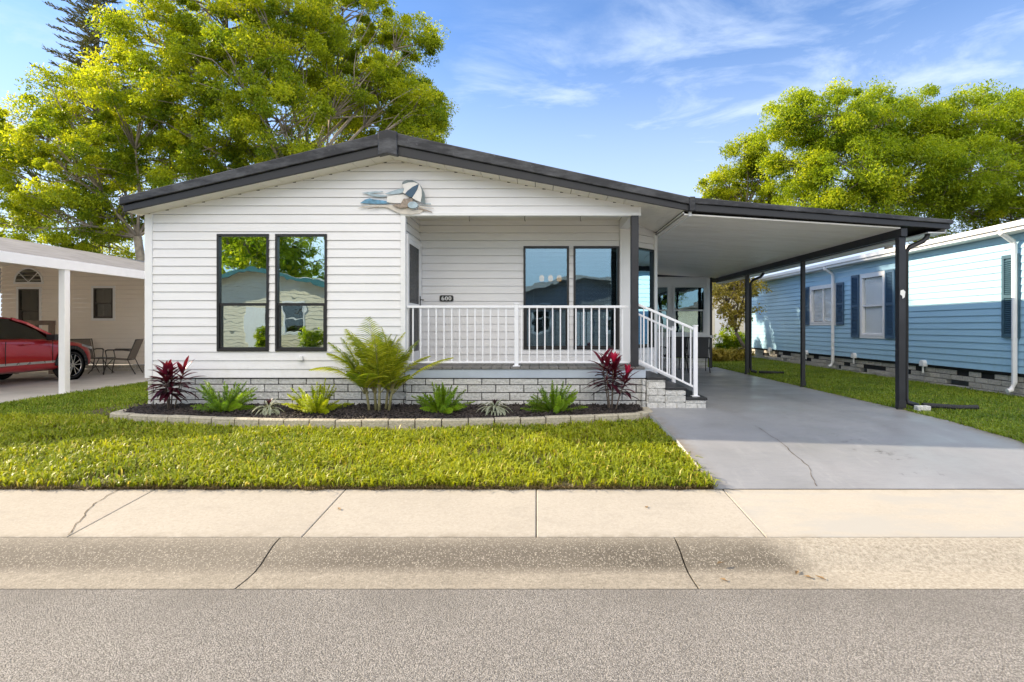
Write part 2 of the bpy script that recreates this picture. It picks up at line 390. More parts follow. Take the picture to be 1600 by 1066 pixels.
M['leafyellow'] = leaf_mat('yellowing_leaves', (.26, .24, .04), (.58, .46, .10), .4)
M['needle'] = leaf_mat('dark_pine_needles', (.05, .065, .03), (.15, .16, .07), .25)
M['grass'] = leaf_mat('lawn_grass', (.16, .23, .012), (.50, .53, .022), .40, (.60, .50, .12))
M['grassbase'] = leaf_mat('lawn_grass_base', (.085, .09, .018), (.27, .25, .03), .3, (.36, .26, .10))
M['thatch'] = leaf_mat('dry_thatch', (.08, .055, .025), (.26, .20, .09), .2)
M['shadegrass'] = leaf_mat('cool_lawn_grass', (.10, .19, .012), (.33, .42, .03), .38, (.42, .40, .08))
M['fern'] = leaf_mat('foxtail_fern_green', (.13, .27, .016), (.38, .56, .035), .4)
M['fernsunlit'] = leaf_mat('foxtail_fern_sunlit', (.34, .45, .016), (.68, .72, .035), .45)  # brighter, yellower copy of the fern green: sunlight put into the leaf colour
M['palm'] = leaf_mat('areca_palm_leaf', (.17, .27, .015), (.64, .64, .055), .45)
M['burgundy'] = leaf_mat('burgundy_leaf', (.028, .009, .015), (.20, .014, .045), .3, (.34, .02, .08), .3)
M['pinkleaf'] = leaf_mat('pink_leaf', (.42, .012, .06), (.72, .03, .11), .35)
M['stripe'] = leaf_mat('variegated_leaf', (.10, .15, .07), (.52, .52, .42), .25)
M['bark'] = plain('bark', (.20, .165, .125), .9, .35, 6, .8, 25)
M['bark2'] = plain('pale_bark', (.27, .23, .18), .9, .3, 6, .8, 25)
M['cane'] = plain('cane_stem', (.24, .22, .10), .6, .3, 20, .2)
M['redpaint'] = None
def carpaint():
    t = NT('red_car_paint'); return t.fin(t.mix(t.noise(300, 2), (.42, .010, .022), (.36, .008, .016)), .28, Coat_Weight=1., Coat_Roughness=.04, Metallic=.35)
M['redpaint'] = carpaint()
M['tyre'] = plain('tyre_rubber', (.018, .018, .018), .8, .2)
M['alloy'] = plain('alloy', (.55, .55, .56), .25, .05, metal=.9)
M['plasticblack'] = plain('black_plastic', (.020, .020, .022), .6, .1)
M['silver'] = plain('silver_trim', (.45, .45, .46), .3, .05, metal=.7)
M['mesh_fabric'] = plain('taupe_sling_fabric', (.16, .135, .11), .8, .1, 30, .2)
M['mesh_dark'] = plain('dark_sling_fabric', (.085, .085, .09), .8, .1, 30, .2)
M['bronze'] = plain('bronze_tube', (.05, .043, .038), .45, .1)
M['shutter'] = plain('navy_shutter', (.045, .10, .17), .5, .1)
M['greenshutter'] = plain('slate_shutter', (.05, .11, .15), .5, .12)
M['wood'] = plain('weathered_wood', (.20, .15, .115), .8, .25, 8, .3)
M['number_white'] = plain('number_white', (.85, .85, .85), .4, .02)
M['artblue'] = plain('art_blue', (.12, .28, .42), .4, .45, 14)
M['artpale'] = plain('art_pale_blue', (.38, .48, .54), .4, .25, 14)
M['artnavy'] = plain('art_navy', (.04, .095, .16), .4, .2, 14)
M['artgrey'] = plain('art_grey_green', (.16, .20, .21), .4, .25, 14)
M['artwhite'] = plain('art_white', (.78, .76, .73), .4, .06, 14)
M['artbrown'] = plain('art_brown', (.30, .24, .19), .5, .4, 40)
M['artsand'] = plain('art_sand', (.62, .57, .50), .5, .15, 14)
M['litter'] = plain('dry_leaf', (.22, .14, .06), .7, .3, 20)
M['crack'] = plain('crack_dirt', (.10, .075, .045), .9, .3, 20)
M['paper'] = plain('torn_white_paper', (.8, .8, .78), .7, .05)
M['headlamp'] = plain('headlamp_lens', (.55, .57, .6), .1, .1, metal=.5)

# ------------------------------------------------------------------ siding and blocks
def clip(poly, a, b, c):                          # keep a*s + b*z <= c
    out = []
    for i in range(len(poly)):
        p, q = poly[i], poly[(i + 1) % len(poly)]
        dp, dq = a*p[0] + b*p[1] - c, a*q[0] + b*q[1] - c
        if dp <= 0: out.append(p)
        if dp * dq < 0:
            t = dp / (dp - dq); out.append((p[0] + (q[0]-p[0])*t, p[1] + (q[1]-p[1])*t))
    return out
def siding(mb, poly, O, u, n, holes=(), pitch=.128, lip=.014, z0=0., groove=.0055):
    """lap siding on a convex wall polygon (s, z) with rectangular holes (s0, s1, z0, z1)"""
    u, n, O = Vector(u), Vector(n), Vector(O)
    ss = sorted({h[i] for h in holes for i in (0, 1)} | {min(p[0] for p in poly), max(p[0] for p in poly)})
    zmin, zmax = min(p[1] for p in poly), max(p[1] for p in poly)
    for a, b in zip(ss[:-1], ss[1:]):
        if b - a < 1e-5: continue
        mid = (a + b) / 2; hz = [(h[2], h[3]) for h in holes if h[0] < mid < h[1]]
        strip = clip(clip(poly, 1, 0, b), -1, 0, -a)
        if len(strip) < 3: continue
        k = math.floor((zmin - z0) / pitch)
        while z0 + k * pitch < zmax:
            c0, c1 = z0 + k * pitch, z0 + (k + 1) * pitch; k += 1
            gr = c1 - groove; iv = [(c0, gr), (gr, c1)]
            for h0, h1 in hz:
                iv = [s for lo, hi in iv for s in ((lo, min(hi, h0)), (max(lo, h1), hi)) if s[1] - s[0] > 1e-4]
            for lo, hi in iv:
                pc = clip(clip(strip, 0, 1, hi), 0, -1, -lo)
                if len(pc) < 3: continue
                vs = [O + u*s + Vector((0, 0, z)) + n * ((lip * (1 - (z - c0) / pitch) + .002) if lo < gr - 1e-6 else -.003 - groove * .9) for s, z in pc]
                mb.add(vs, [tuple(range(len(vs)))])
                if abs(lo - c0) < 1e-6:
                    bs = [s for s, z in pc if abs(z - lo) < 1e-5]
                    if len(bs) >= 2:
                        s0, s1 = min(bs), max(bs); e = Vector((0, 0, lo))
                        mb.quad(O+u*s0+e, O+u*s1+e, O+u*s1+e+n*(lip+.002), O+u*s0+e+n*(lip+.002))
    return mb
def blocks(mb, s0, s1, z0, z1, O, u, n, L=.415, h=.115, gap=.014, depth=.05, skip=None, seed=1):
    rnd = random.Random(seed); u, n, O = Vector(u), Vector(n), Vector(O); k = 0; z = z0
    while z < z1 - .02:
        zt = min(z + h, z1); s = s0 - (L/2 if k % 2 else 0) - .12
        while s < s1:
            a, b = max(s, s0), min(s + L - gap, s1)
            if b - a > .03 and not (skip and skip(rnd, k)):
                j = rnd.uniform(-.004, .006)
                mb.obox(O + u*(a+b)/2 + Vector((0, 0, (z+zt-gap)/2)) + n*(j - depth/2), u*(b-a)/2, n*depth/2, (0, 0, (zt-gap-z)/2))
            s += L
        z += h; k += 1
    return mb

def window(parent, x0, x1, z0, z1, O, u, n, frame='black', glass='glass', fw=.035, rail=.52, mull=0, blind=False, tilt=.22, inset=.0, dark=True, trim=None, label=None):
    """framed double-hung window on a wall: frame > pane, blind"""
    u, n, O = Vector(u), Vector(n), Vector(O)
    def bx(mb, a, b, c, d, e, f): return mb.obox(O + u*(a+b)/2 + n*(e+f)/2 + Vector((0,0,(c+d)/2)), u*(b-a)/2, n*(f-e)/2, (0,0,(d-c)/2))
    m = MB(); d0, d1 = -.05, .03
    bx(m, x0, x1, z1-fw, z1, d0, d1); bx(m, x0, x1, z0, z0+fw, d0, d1)
    bx(m, x0, x0+fw, z0+fw, z1-fw, d0, d1); bx(m, x1-fw, x1, z0+fw, z1-fw, d0, d1)
    w = m.build('window', M[frame], parent, bevel=.003)
    zm = z0 + (z1-z0) * (1-rail) if rail else None
    if rail:
        s = MB(); bx(s, x0+fw, x1-fw, zm-.02, zm+.02, -.035, .018)
        bx(s, x0+fw, x0+fw+.022, z0+fw, zm-.02, -.035, .010); bx(s, x1-fw-.022, x1-fw, z0+fw, zm-.02, -.035, .010)
        bx(s, x0+fw+.022, x1-fw-.022, z0+fw, z0+fw+.025, -.035, .010)
        s.build('sash', M[frame], w)
    if mull:
        s = MB(); bx(s, (x0+x1)/2-.014, (x0+x1)/2+.014, z0+fw, z1-fw, -.03, .016); s.build('sash', M[frame], w)
    p = MB(); bx(p, x0+fw-.004, x1-fw+.004, (zm if rail else z0+fw-.004), z1-fw+.004, -.012, -.009)
    if rail: bx(p, x0+fw-.004, x1-fw+.004, z0+fw-.004, zm, -.026, -.023)
    p.build('pane', M[glass], w)
    if blind:
        bl = MB(); z = z0+fw+.03; i = 0
        while z < z1-fw-.03:
            c = O + u*(x0+x1)/2 + n*(-.085 if abs(tilt) < .5 else -.046) + Vector((0,0,z)); t = tilt
            bl.obox(c, u*((x1-x0)/2-fw-.01), n*.012*math.cos(t) + Vector((0,0,.012*math.sin(t))), (0,0,.0006)); z += .0215
        for q in (.22, .78):
            xx = x0 + (x1-x0)*q; bx(bl, xx-.002, xx+.002, z0+fw, z1-fw, -.070, -.068)
        bx(bl, x0+fw+.005, x1-fw-.005, z1-fw-.05, z1-fw-.01, -.10, -.066)
        bl.build('blind', M['blind' if abs(tilt) < .5 else 'closedblind'], w)
    if trim:
        s = MB(); tw = .065
        bx(s, x0-tw, x1+tw, z1, z1+tw, -.02, .024); bx(s, x0-tw, x1+tw, z0-tw, z0, -.02, .024)
        bx(s, x0-tw, x0, z0, z1, -.02, .024); bx(s, x1, x1+tw, z0, z1, -.02, .024); s.build('casing', M[trim], w, bevel=.003)
    if dark:
        s = MB(); 
        def q(a, b, c, d): s.quad(*[O + u*p[0] + n*p[2] + Vector((0,0,p[1])) for p in (a, b, c, d)])
        e = .35
        q((x0, z0, -e), (x1, z0, -e), (x1, z1, -e), (x0, z1, -e)); q((x0, z0, -.05), (x0, z1, -.05), (x0, z1, -e), (x0, z0, -e))
        q((x1, z0, -.05), (x1, z1, -.05), (x1, z1, -e), (x1, z0, -e)); q((x0, z1, -.05), (x1, z1, -.05), (x1, z1, -e), (x0, z1, -e)); q((x0, z0, -.05), (x1, z0, -.05), (x1, z0, -e), (x0, z0, -e))
        s.build('window_recess', M['dark'], w)
    if label: w['label'] = label
    return w

# ------------------------------------------------------------------ ground, road, pavement, driveways
def lerp(tab, y):
    return float(np.interp(y, [a for a, _ in tab], [b for _, b in tab]))
LAWN_L = [(4.9, -.20), (7.2, -.10), (9, -.085), (40, -.05)]
LAWN_R = [(4.9, -.20), (6.2, -.05), (8, -.015), (40, .03)]
DRIVE = [(4.9, -.214), (5.5, -.125), (6.2, -.05), (7.2, -.008), (8.2, 0), (40, .0)]
DX0, DX1 = 1.55, 5.28
def grid(name, xs, ys, zf, mat, kind='structure', skirt=0):
    V = np.array([(x, y, zf(x, y)) for y in ys for x in xs]); nx = len(xs)
    F = [(j*nx+i, j*nx+i+1, (j+1)*nx+i+1, (j+1)*nx+i) for j in range(len(ys)-1) for i in range(nx-1)]
    o = nmesh(name, V, F, mat, smooth=True); return tag(o, kind=kind)
gm = MB(); gm.quad((-600, -600, -.62), (600, -600, -.62), (600, 900, -.62), (-600, 900, -.62)); tag(gm.build('ground', M['soil']), kind='structure')
tag(MB().quad((-80, -4.2, -.375), (80, -4.2, -.375), (80, 3.372, -.372), (-80, 3.372, -.372)).build('road', M['asphalt']), kind='structure')
# rolled kerb with its gutter, cast in lengths
prof = [(3.365, -.40), (3.365, -.368), (3.50, -.374), (3.60, -.372), (3.68, -.357), (3.77, -.325), (3.86, -.298), (3.93, -.288), (3.962, -.286), (3.962, -.45)]
joints = [-33, -12.9, -10.1, -7.34, -4.57, -1.80, .97, 4.2, 7.2, 10.2, 33]
m = MB()
for a, b in zip(joints[:-1], joints[1:]):
    x = np.linspace(a + .006, b - .006, 3); base = len(m.v)
    m.prism(prof, a + .006, b - .006, 'x')
tag(m.build('kerb', M['curb']), kind='structure')
m = MB(); j = [-33] + [1.655 * k for k in range(-9, 1)] + [1.62, 5.30] + [6.95 + 1.65*k for k in range(6)] + [33]
for a, b in zip(j[:-1], j[1:]):
    m.prism([(3.975, -.5), (3.975, -.286), (4.892, -.216), (4.892, -.5)], a + .0035, b - .0035, 'x')
walk_o = tag(m.build('sidewalk', M['walk'], bevel=.006), kind='structure')
tag(MB().quad((-33, 3.9, -.33), (33, 3.9, -.33), (33, 5.0, -.26), (-33, 5.0, -.26)).build('joint_dirt', M['mortar']), kind='structure')
def ribbon(name, pts, w, zf, mat):
    rnd = random.Random(len(pts)); m = MB(); P = []
    for (a, b) in zip(pts[:-1], pts[1:]):
        for k in range(8):
            t = k / 8; P.append((a[0]+(b[0]-a[0])*t + rnd.uniform(-.012, .012), a[1]+(b[1]-a[1])*t))
    P.append(pts[-1])
    for p, q in zip(P[:-1], P[1:]):
        ww = w * rnd.uniform(.5, 1.3)
        m.quad((p[0]-ww, p[1], zf(p[1])), (p[0]+ww, p[1], zf(p[1])), (q[0]+ww, q[1], zf(q[1])), (q[0]-ww, q[1], zf(q[1])))
    return tag(m.build(name, mat), kind='structure')
wz = lambda y: -.286 + (y - 3.975) / .917 * .07 + .004
ribbon('sidewalk_crack', [(XP(187, 4.88), 4.88), (XP(150, 4.6), 4.6), (XP(128, 4.3), 4.3), (XP(106, 4.0), 4.0)], .004, wz, M['crack'])
ribbon('driveway_crack', [(XP(1277, 4.95), 4.95), (XP(1262, 5.4), 5.4), (XP(1225, 6.0), 6.0), (XP(1180, 6.9), 6.9)], .003, lambda y: lerp(DRIVE, y) + .004, M['crack'])
ys = [4.9, 5.1, 5.3, 5.5, 5.8, 6.2, 6.6, 7.2, 7.7, 8.2, 12, 17, 22]
grid('driveway', [DX0, 2.5, 4, DX1], ys, lambda x, y: lerp(DRIVE, y), M['drive'])
m = MB()                                           # the driveway's edge thickness
for x in (DX0, DX1):
    for a, b in zip(ys[:-1], ys[1:]): m.quad((x, a, lerp(DRIVE, a)), (x, b, lerp(DRIVE, b)), (x, b, -.4), (x, a, -.4))
tag(m.build('driveway_edge', M['greyconc']), kind='structure')
grid('neighbour_driveway', [-22, -8.85], [4.9, 6, 7.2, 9, 17, 26], lambda x, y: lerp(LAWN_L, y) + .012, M['greyconc'])
grid('front_lawn', list(np.linspace(-8.85, DX0, 22)), [4.9, 4.95, 5.5, 6.2, 7.2, 8, 9, 12, 16, 24, 60], lambda x, y: lerp(LAWN_L, y) - (.04 if y == 4.9 else 0), M['soil'])
grid('side_lawn', [DX1, 6.5, 8.6, 14, 60], [4.9, 5.5, 6.2, 7, 8, 10, 14, 22, 40, 80], lambda x, y: lerp(LAWN_R, y), M['soil'])
grid('back_lawn', [-60, -30, 0, DX1], [22, 30, 60, 90], lambda x, y: -.03, M['soil'])
# the other side of the street, seen in the windows
m = MB(); m.prism([(p[0] * -1 - .83, p[1]) for p in prof], -60, 60, 'x'); tag(m.build('far_kerb', M['walk']), kind='structure')
m = MB(); m.prism([(-4.8, -.5), (-4.8, -.286), (-5.7, -.216), (-5.7, -.5)], -60, 60, 'x'); tag(m.build('far_sidewalk', M['walk']), kind='structure')
grid('far_lawn', [-60, 60], [-60, -9, -5.71], lambda x, y: -.21 if y > -7 else -.05, M['soil'])

# ------------------------------------------------------------------ the white home
YF, YW, YR = 8.06, 8.40, 9.50                     # gable fascia, front wall, recessed porch wall
XL, XO, XH, XR = -5.80, -1.97, 1.546, 2.10        # left corner, porch opening, header end, right wall
YB = 24.0
FL = .60                                          # floor level
T = [(XP(188, YF), ZP(309, YF)), (XP(607, YF), ZP(206, YF)), (XP(1080, YF), ZP(309, YF)), (XP(1488, YF), ZP(344, YF))]   # roof line
B = [(XP(190, YF), ZP(331, YF)), (XP(607, YF), ZP(240, YF)), (XP(1080, YF), ZP(330, YF)), (XP(1488, YF), ZP(358, YF))]   # fascia foot
def under(x): return float(np.interp(x, [p[0] for p in B], [p[1] for p in B]))
home = thing('mobile_home', 'white sided single-storey home with dark gable fascia, recessed porch and number 600', 'house', (-1.9, 16, 0))
WL = [(XP(340, YW), XP(421, YW), ZP(549, YW), ZP(366, YW)), (XP(431, YW), XP(511.5, YW), ZP(549, YW), ZP(366, YW))]
fx = (1, 0, 0); fn = (0, -1, 0)
wm = MB()
xr = B[1][0]
siding(wm, [(XL, .43), (XO, .43), (XO, under(XO)), (xr, under(xr)), (XL, under(XL))] if xr < XO else [(XL, .43), (XO, .43), (XO, under(XO)), (XL, under(XL))], (0, YW, 0), fx, fn, WL, z0=.436)
siding(wm, [(XO, 2.89), (XH, 2.89), (XH, under(XH)), (XO, under(XO))], (0, YW, 0), fx, fn, z0=.436)
wm.build('front_wall', M['siding'], home)
m = MB()                                           # wall cores behind the siding, so the home is solid
m.box(XL + .01, XL + .10, YW + .10, YB, .3, 2.80); m.box(XR - .10, XR - .004, 10.0, YB, .0, 2.84); m.box(XL, XR, YB, YB + .1, .3, 2.8)
m.prism([(XO, 2.90), (XH, 2.90), (XH, under(XH)), (XO, under(XO))], YW + .003, YW + .09)
m.build('wall_core', M['siding'], home)
m = MB(); siding(m, [(-YB, .43), (-YW, .43), (-YW, under(XL)), (-YB, under(XL))], (XL, 0, 0), (0, -1, 0), (-1, 0, 0), z0=.436); m.build('side_wall', M['siding'], home)
m = MB(); siding(m, [(10.0, .05), (YB, .05), (YB, 2.82), (10.0, 2.82)], (XR, 0, 0), (0, 1, 0), (1, 0, 0), z0=.05); m.build('side_wall', M['siding'], home)
# recessed porch wall, its left return with the door, and the splayed corner
WR = [(XP(818, YR), XP(889, YR), ZP(546, YR), ZP(385, YR)), (XP(896, YR), XP(967, YR), ZP(546, YR), ZP(385, YR))]
m = MB(); siding(m, [(XO, FL), (1.59, FL), (1.59, 2.99), (XO, 2.99)], (0, YR, 0), fx, fn, WR, z0=.60); m.build('porch_wall', M['siding'], home)
DY0, DY1, DZ1 = 8.52, 9.40, 2.54
m = MB(); siding(m, [(YW, FL), (YR, FL), (YR, 3.0), (YW, 3.0)], (XO, 0, 0), (0, 1, 0), (1, 0, 0), [(DY0 - .05, DY1 + .05, FL, DZ1 + .05)], z0=.6); m.build('porch_wall', M['siding'], home)
A0, A1 = Vector((1.587, YR, 0)), Vector((XR, 10.0, 0)); AU = (A1 - A0).normalized(); AN = Vector((AU.y, -AU.x, 0)); AL = (A1 - A0).length
m = MB(); siding(m, [(0, .05), (AL, .05), (AL, 2.99), (0, 2.99)], A0, AU, AN, [(.05, AL - .05, .83, 2.55)], z0=.6); m.build('splayed_wall', M['siding'], home)
for w in WL:
    window(home, w[0], w[1], w[2], w[3], (0, YW, 0), fx, fn, rail=.60, dark=False)
for w in WR:
    window(home, w[0], w[1], w[2], w[3], (0, YR, 0), fx, fn, glass='porchglass', rail=.605, dark=False, blind=True)
window(home, .05, AL - .05, .83, 2.55, A0, AU, AN, glass='porchglass', rail=.60, dark=False, blind=True)
# rooms behind the glass
def room(x0, x1, y0, y1, z0, z1, mat):
    m = MB(); m.quad((x0,y1,z0),(x1,y1,z0),(x1,y1,z1),(x0,y1,z1)); m.quad((x0,y0,z0),(x0,y1,z0),(x0,y1,z1),(x0,y0,z1)); m.quad((x1,y0,z0),(x1,y1,z0),(x1,y1,z1),(x1,y0,z1))
    m.quad((x0,y0,z0),(x1,y0,z0),(x1,y1,z0),(x0,y1,z0)); m.quad((x0,y0,z1),(x1,y0,z1),(x1,y1,z1),(x0,y1,z1)); return m.build('room', mat, home)
room(XL + .12, XO - .03, YW + .12, 13.5, FL, 2.85, M['room'])
room(XO + .03, XR - .12, 10.02, 14.5, FL, 2.85, M['room'])
m = MB(); m.box(XO + .02, 1.40, 9.52, 9.60, FL, .80); m.box(XO + .02, XP(818, YR) - .0, 9.52, 9.60, .8, 2.9); m.box(XO + .02, 1.40, 9.52, 9.60, 2.56, 2.9); m.box(XL + .1, WL[0][0] - .003, YW + .02, YW + .1, .44, 2.8); m.box(WL[1][1] + .003, XO - .01, YW + .02, YW + .1, .44, 2.85); m.box(WL[0][0], WL[1][1], YW + .02, YW + .1, .44, .82); m.box(WL[0][0], WL[1][1], YW + .02, YW + .1, 2.58, 2.85); m.build('wall_core', M['siding'], home)
# trim
for nm, bx in (('corner_trim', (XL - .025, XL + .085, YW - .026, YW + .1, .43, under(XL))), ('corner_trim', (XO - .05, XO + .022, YW - .026, YW + .05, FL, 2.844)), ('header_trim', (XO - .05, XH + .012, YW - .030, YW + .10, 2.845, 2.893)), ('header_end_trim', (XH - .02, XH + .012, YW - .031, YW + .10, 2.894, under(XH))), ('porch_side_beam', (1.40, XH - .004, YW + .101, YR - .02, 2.83, 2.985)), ('pilaster', (1.405, 1.585, YR - .055, YR - .018, FL, 2.829))):
    MB().box(*bx).build(nm, M['trim'], home, bevel=.003)
MB().obox(A1 + AN * .012 + Vector((0, 0, 1.45)), AU * .045, AN * .02, (0, 0, 1.4)).build('corner_trim', M['trim'], home, bevel=.003)
MB().obox(A0 + AU*.025 + AN * .012 + Vector((0, 0, 1.45)), AU * .025, AN * .02, (0, 0, 1.4)).build('corner_trim', M['trim'], home, bevel=.003)
m = MB()
for k in range(14):
    y = YW + .11 + k * .078; m.box(XO + .01, 1.395, y, y + .073, 2.985, 3.0)
m.build('porch_ceiling', M['soffit'], home)
m = MB(); m.box(XO, XH, YW + .1, YR, 3.001, 3.02); m.build('ceiling_board', M['dark'], home)
# gable fascia: an outer roof-edge band over a flat board, with a ridge piece
def band(p, q, f0, f1): # between roof line and fascia foot, fractions of height
    (x0, t0, b0), (x1, t1, b1) = p, q
    return [(x0, t0 + (b0-t0)*f1), (x1, t1 + (b1-t1)*f1), (x1, t1 + (b1-t1)*f0), (x0, t0 + (b0-t0)*f0)]
E = [(T[i][0], T[i][1], B[i][1]) for i in range(4)]
m = MB(); m.prism(band(E[0], E[1], 0, .56), YF - .035, YF + .06); m.prism(band(E[1], E[2], 0, .56), YF - .035, YF + .06)
m.build('roof_edge', M['weathered'], home, bevel=.012)
e0 = (E[0][0] + .04, E[0][1], E[0][2])
m = MB(); m.prism(band(e0, E[1], .565, 1), YF, YF + .04); m.prism(band(E[1], E[2], .565, 1), YF, YF + .04); m.build('fascia', M['charcoal'], home, bevel=.004)
m = MB(); hw = .135; s0 = (E[1][1] - E[0][1]) / (E[1][0] - E[0][0])
m.prism([(xr - hw, E[1][1] - hw*.235 + .012), (xr, E[1][1] + .014), (xr + hw, E[1][1] - hw*.21 + .012), (xr + hw, E[1][2] - hw*.2 - .014), (xr, E[1][2] - .012), (xr - hw, E[1][2] - hw*.2 - .014)], YF - .065, YF + .05)
m.build('ridge_cap', M['weathered'], home, bevel=.01)
m = MB(); pts = [(T[0][0], T[0][1]), (T[1][0], T[1][1]), (T[2][0], T[2][1])]
m.prism(pts + [(x, z - .07) for x, z in pts[::-1]], YF + .062, YB + .3); m.build('roof', M['roofcoat'], home)
m = MB(); m.prism([(T[0][0] + .02, T[0][1] - .08), (T[0][0] + .05, T[0][1] - .08), (B[0][0] + .05, B[0][1] + .01), (B[0][0] + .02, B[0][1] + .01)], YF + .062, YB + .3); m.build('eave_board', M['charcoal'], home)
# vented soffit panels
m = MB(); vents = []
def soff(x0, x1, y0, y1, step):
    n = max(1, int(round((x1-x0)/step))); w = (x1-x0)/n
    for k in range(n):
        a, b = x0 + k*w + .004, x0 + (k+1)*w - .004
        for q in range(1):
            m.prism([(a, under(a)), (b, under(b)), (b, under(b)+.015), (a, under(a)+.015)], y0, y1)
            vents.append(MB()); vents[-1].box((a+b)/2 - .022, (a+b)/2 + .022, y1 - .016, y1 - .004, under((a+b)/2) - .009, under((a+b)/2) + .004)
soff(B[0][0] + .03, xr, YF + .042, YW - .001, .27); soff(xr, XH + .013, YF + .042, YW - .001, .27)
m.build('soffit', M['soffit'], home); [v.build('soffit_vent', M['bronze'], home) for v in vents]
m = MB()
y = YF + .042
while y < 10.3:
    m.prism([(XH + .013, under(XH+.013)), (B[2][0] - .01, under(B[2][0] - .01)), (B[2][0] - .01, under(B[2][0] - .01) + .012), (XH + .013, under(XH+.013) + .012)], y, y + .094); y += .1
m.build('soffit', M['soffit'], home)
m = MB(); m.prism([(XL, under(XL) + .02), (xr, under(xr) + .02), (B[2][0], under(B[2][0]) + .02), (B[2][0], under(B[2][0]) + .03), (xr, under(xr) + .03), (XL, under(XL) + .03)], YF + .05, YR + .8); m.build('attic_floor', M['dark'], home)
# block skirting
m = MB(); blocks(m, XL, XO + .03, -.12, .428, (0, YW + .012, 0), fx, fn, seed=3)
blocks(m, XO + .045, 1.60, -.12, .435, (0, YW - .075, 0), fx, fn, seed=5); blocks(m, YW - .12, 10.0, -.12, .435, (1.605, 0, 0), (0, 1, 0), (1, 0, 0), seed=6)
blocks(m, -16, -YW, -.12, .428, (XL + .012, 0, 0), (0, -1, 0), (-1, 0, 0), seed=8); m.build('skirting', M['block'], home, bevel=.004)
m = MB(); m.box(XL + .045, XO + .02, YW + .024, YW + .09, -.3, .428); m.box(XO + .05, 1.57, YW - .058, YW + .05, -.3, .434); m.box(1.55, 1.59, YW - .05, 10.0, -.3, .434); m.box(XL + .03, XL + .09, YW + .05, 16, -.3, .428); m.build('skirting_mortar', M['mortar'], home)
# porch deck
m = MB(); x = XO + .03
while x < 1.60:
    m.box(x, min(x + .135, 1.63), YW - .10, YR - .002, FL - .035, FL); x += .142
m.build('deck_boards', M['deck'], home, bevel=.003)
m = MB(); m.box(XO + .03, 1.615, YW - .088, YW - .05, .437, FL - .037); m.box(1.58, 1.615, YW - .049, 9.98, .437, FL - .037); m.build('rim_board', M['rim'], home, bevel=.003)
m = MB(); m.box(1.41, 1.52, YW - .045, YW + .055, FL, 2.844); m.build('porch_post', M['post'], home, bevel=.006)
for px in (733.5, 820, 906.6):
    x = XP(px, YW + .05); MB().tube([(x, YW + .03, 2.85), (x, YW + .03, 2.79), (x + .008, YW + .015, 2.772), (x, YW + .005, 2.785)], .005, 6).build('hook', M['bronze'], home)
# storm door on the left return
m = MB(); X0 = XO + .012
for a in ((DY0 - .05, DY0, FL, DZ1 + .05), (DY1, DY1 + .05, FL, DZ1 + .05), (DY0, DY1, DZ1, DZ1 + .05)): m.box(X0, X0 + .03, *a)
door = m.build('door', M['trim'], home, bevel=.003)
m = MB()
for a in ((DY0, DY0 + .07, FL + .01, DZ1), (DY1 - .07, DY1, FL + .01, DZ1), (DY0 + .07, DY1 - .07, DZ1 - .07, DZ1), (DY0 + .07, DY1 - .07, FL + .01, FL + .2), (DY0 + .07, DY1 - .07, 1.52, 1.56)): m.box(X0, X0 + .022, *a)
m.build('door_frame', M['trim'], door)
m = MB(); m.box(X0 + .008, X0 + .012, DY0 + .07, DY1 - .07, FL + .2, DZ1 - .07); m.build('door_screen', M['screen'], door)
m = MB(); m.box(X0 - .03, X0 - .01, DY0, DY1, FL, DZ1); m.build('door_panel', M['grey_siding'], door)
m = MB(); m.box(X0 + .022, X0 + .034, DY1 - .055, DY1 - .02, 1.50, 1.70); m.tube([(X0 + .03, DY1 - .04, 1.64), (X0 + .085, DY1 - .04, 1.64), (X0 + .09, DY1 - .14, 1.63)], .010, 8); m.build('door_handle', M['black'], door)
# outside tap below the windows
x = XP(472, YW)
tap = thing('wall_vent', 'small white plastic vent cover under the left front windows', 'vent', (x, YW - .02, ZP(560, YW)))
MB().prism([(-.03, -.03), (.03, -.03), (.024, .04), (-.024, .04)], -.05, .008).build('vent_hood', M['trim'], tap, bevel=.006, local=True)
MB().box(-.04, .04, -.002, .012, -.025, -.012).build('vent_flap', M['silver'], tap, local=True)

# ------------------------------------------------------------------ steps, railings
steps = thing('porch_steps', 'three block steps with dark grey treads leading off the porch to the driveway', 'steps', (2.05, 8.9, 0))
for k, (x1, z) in enumerate(((1.90, .45), (2.20, .30), (2.50, .15))):
    x0 = 1.622 if k == 0 else x1 - .30
    st = MB(); st.box(x0, x1 + .015, YW - .13, 9.48, z - .035, z); so = st.build('tread', M['charcoal'], steps, bevel=.005)
    b = MB(); zz0 = -.01
    blocks(b, x0, x1 - .006, zz0, z - .037, (0, YW - .125, 0), fx, fn, L=.29, h=.078 if z < .2 else .10, seed=20 + k)
    blocks(b, YW - .115, 9.47, zz0, z - .037, (x1 - .006, 0, 0), (0, 1, 0), (1, 0, 0), L=.36, h=.10, seed=30 + k)
    b.box(x0, x1 - .03, YW - .112, 9.46, zz0, z - .038)
    b.build('riser_blocks', M['block'], steps, bevel=.003)
def baluster(parent, x, y, z0, z1): MB().box(x - .0095, x + .0095, y - .0095, y + .0095, z0, z1).build('baluster', M['rail'], parent)
def rpost(parent, x, y, z0, z1):
    m = MB(); m.box(x - .03, x + .03, y - .03, y + .03, z0, z1); p = m.build('railing_post', M['rail'], parent, bevel=.004)
    MB().box(x - .037, x + .037, y - .037, y + .037, z1, z1 + .018).build('post_cap', M['rail'], p, bevel=.006)
    MB().box(x - .055, x + .055, y - .055, y + .055, z0, z0 + .012).build('post_base', M['rail'], p, bevel=.003)
RY = 8.46
pr = thing('porch_railing', 'white metal railing with slim balusters along the front of the porch', 'railing', (-.3, RY, FL))
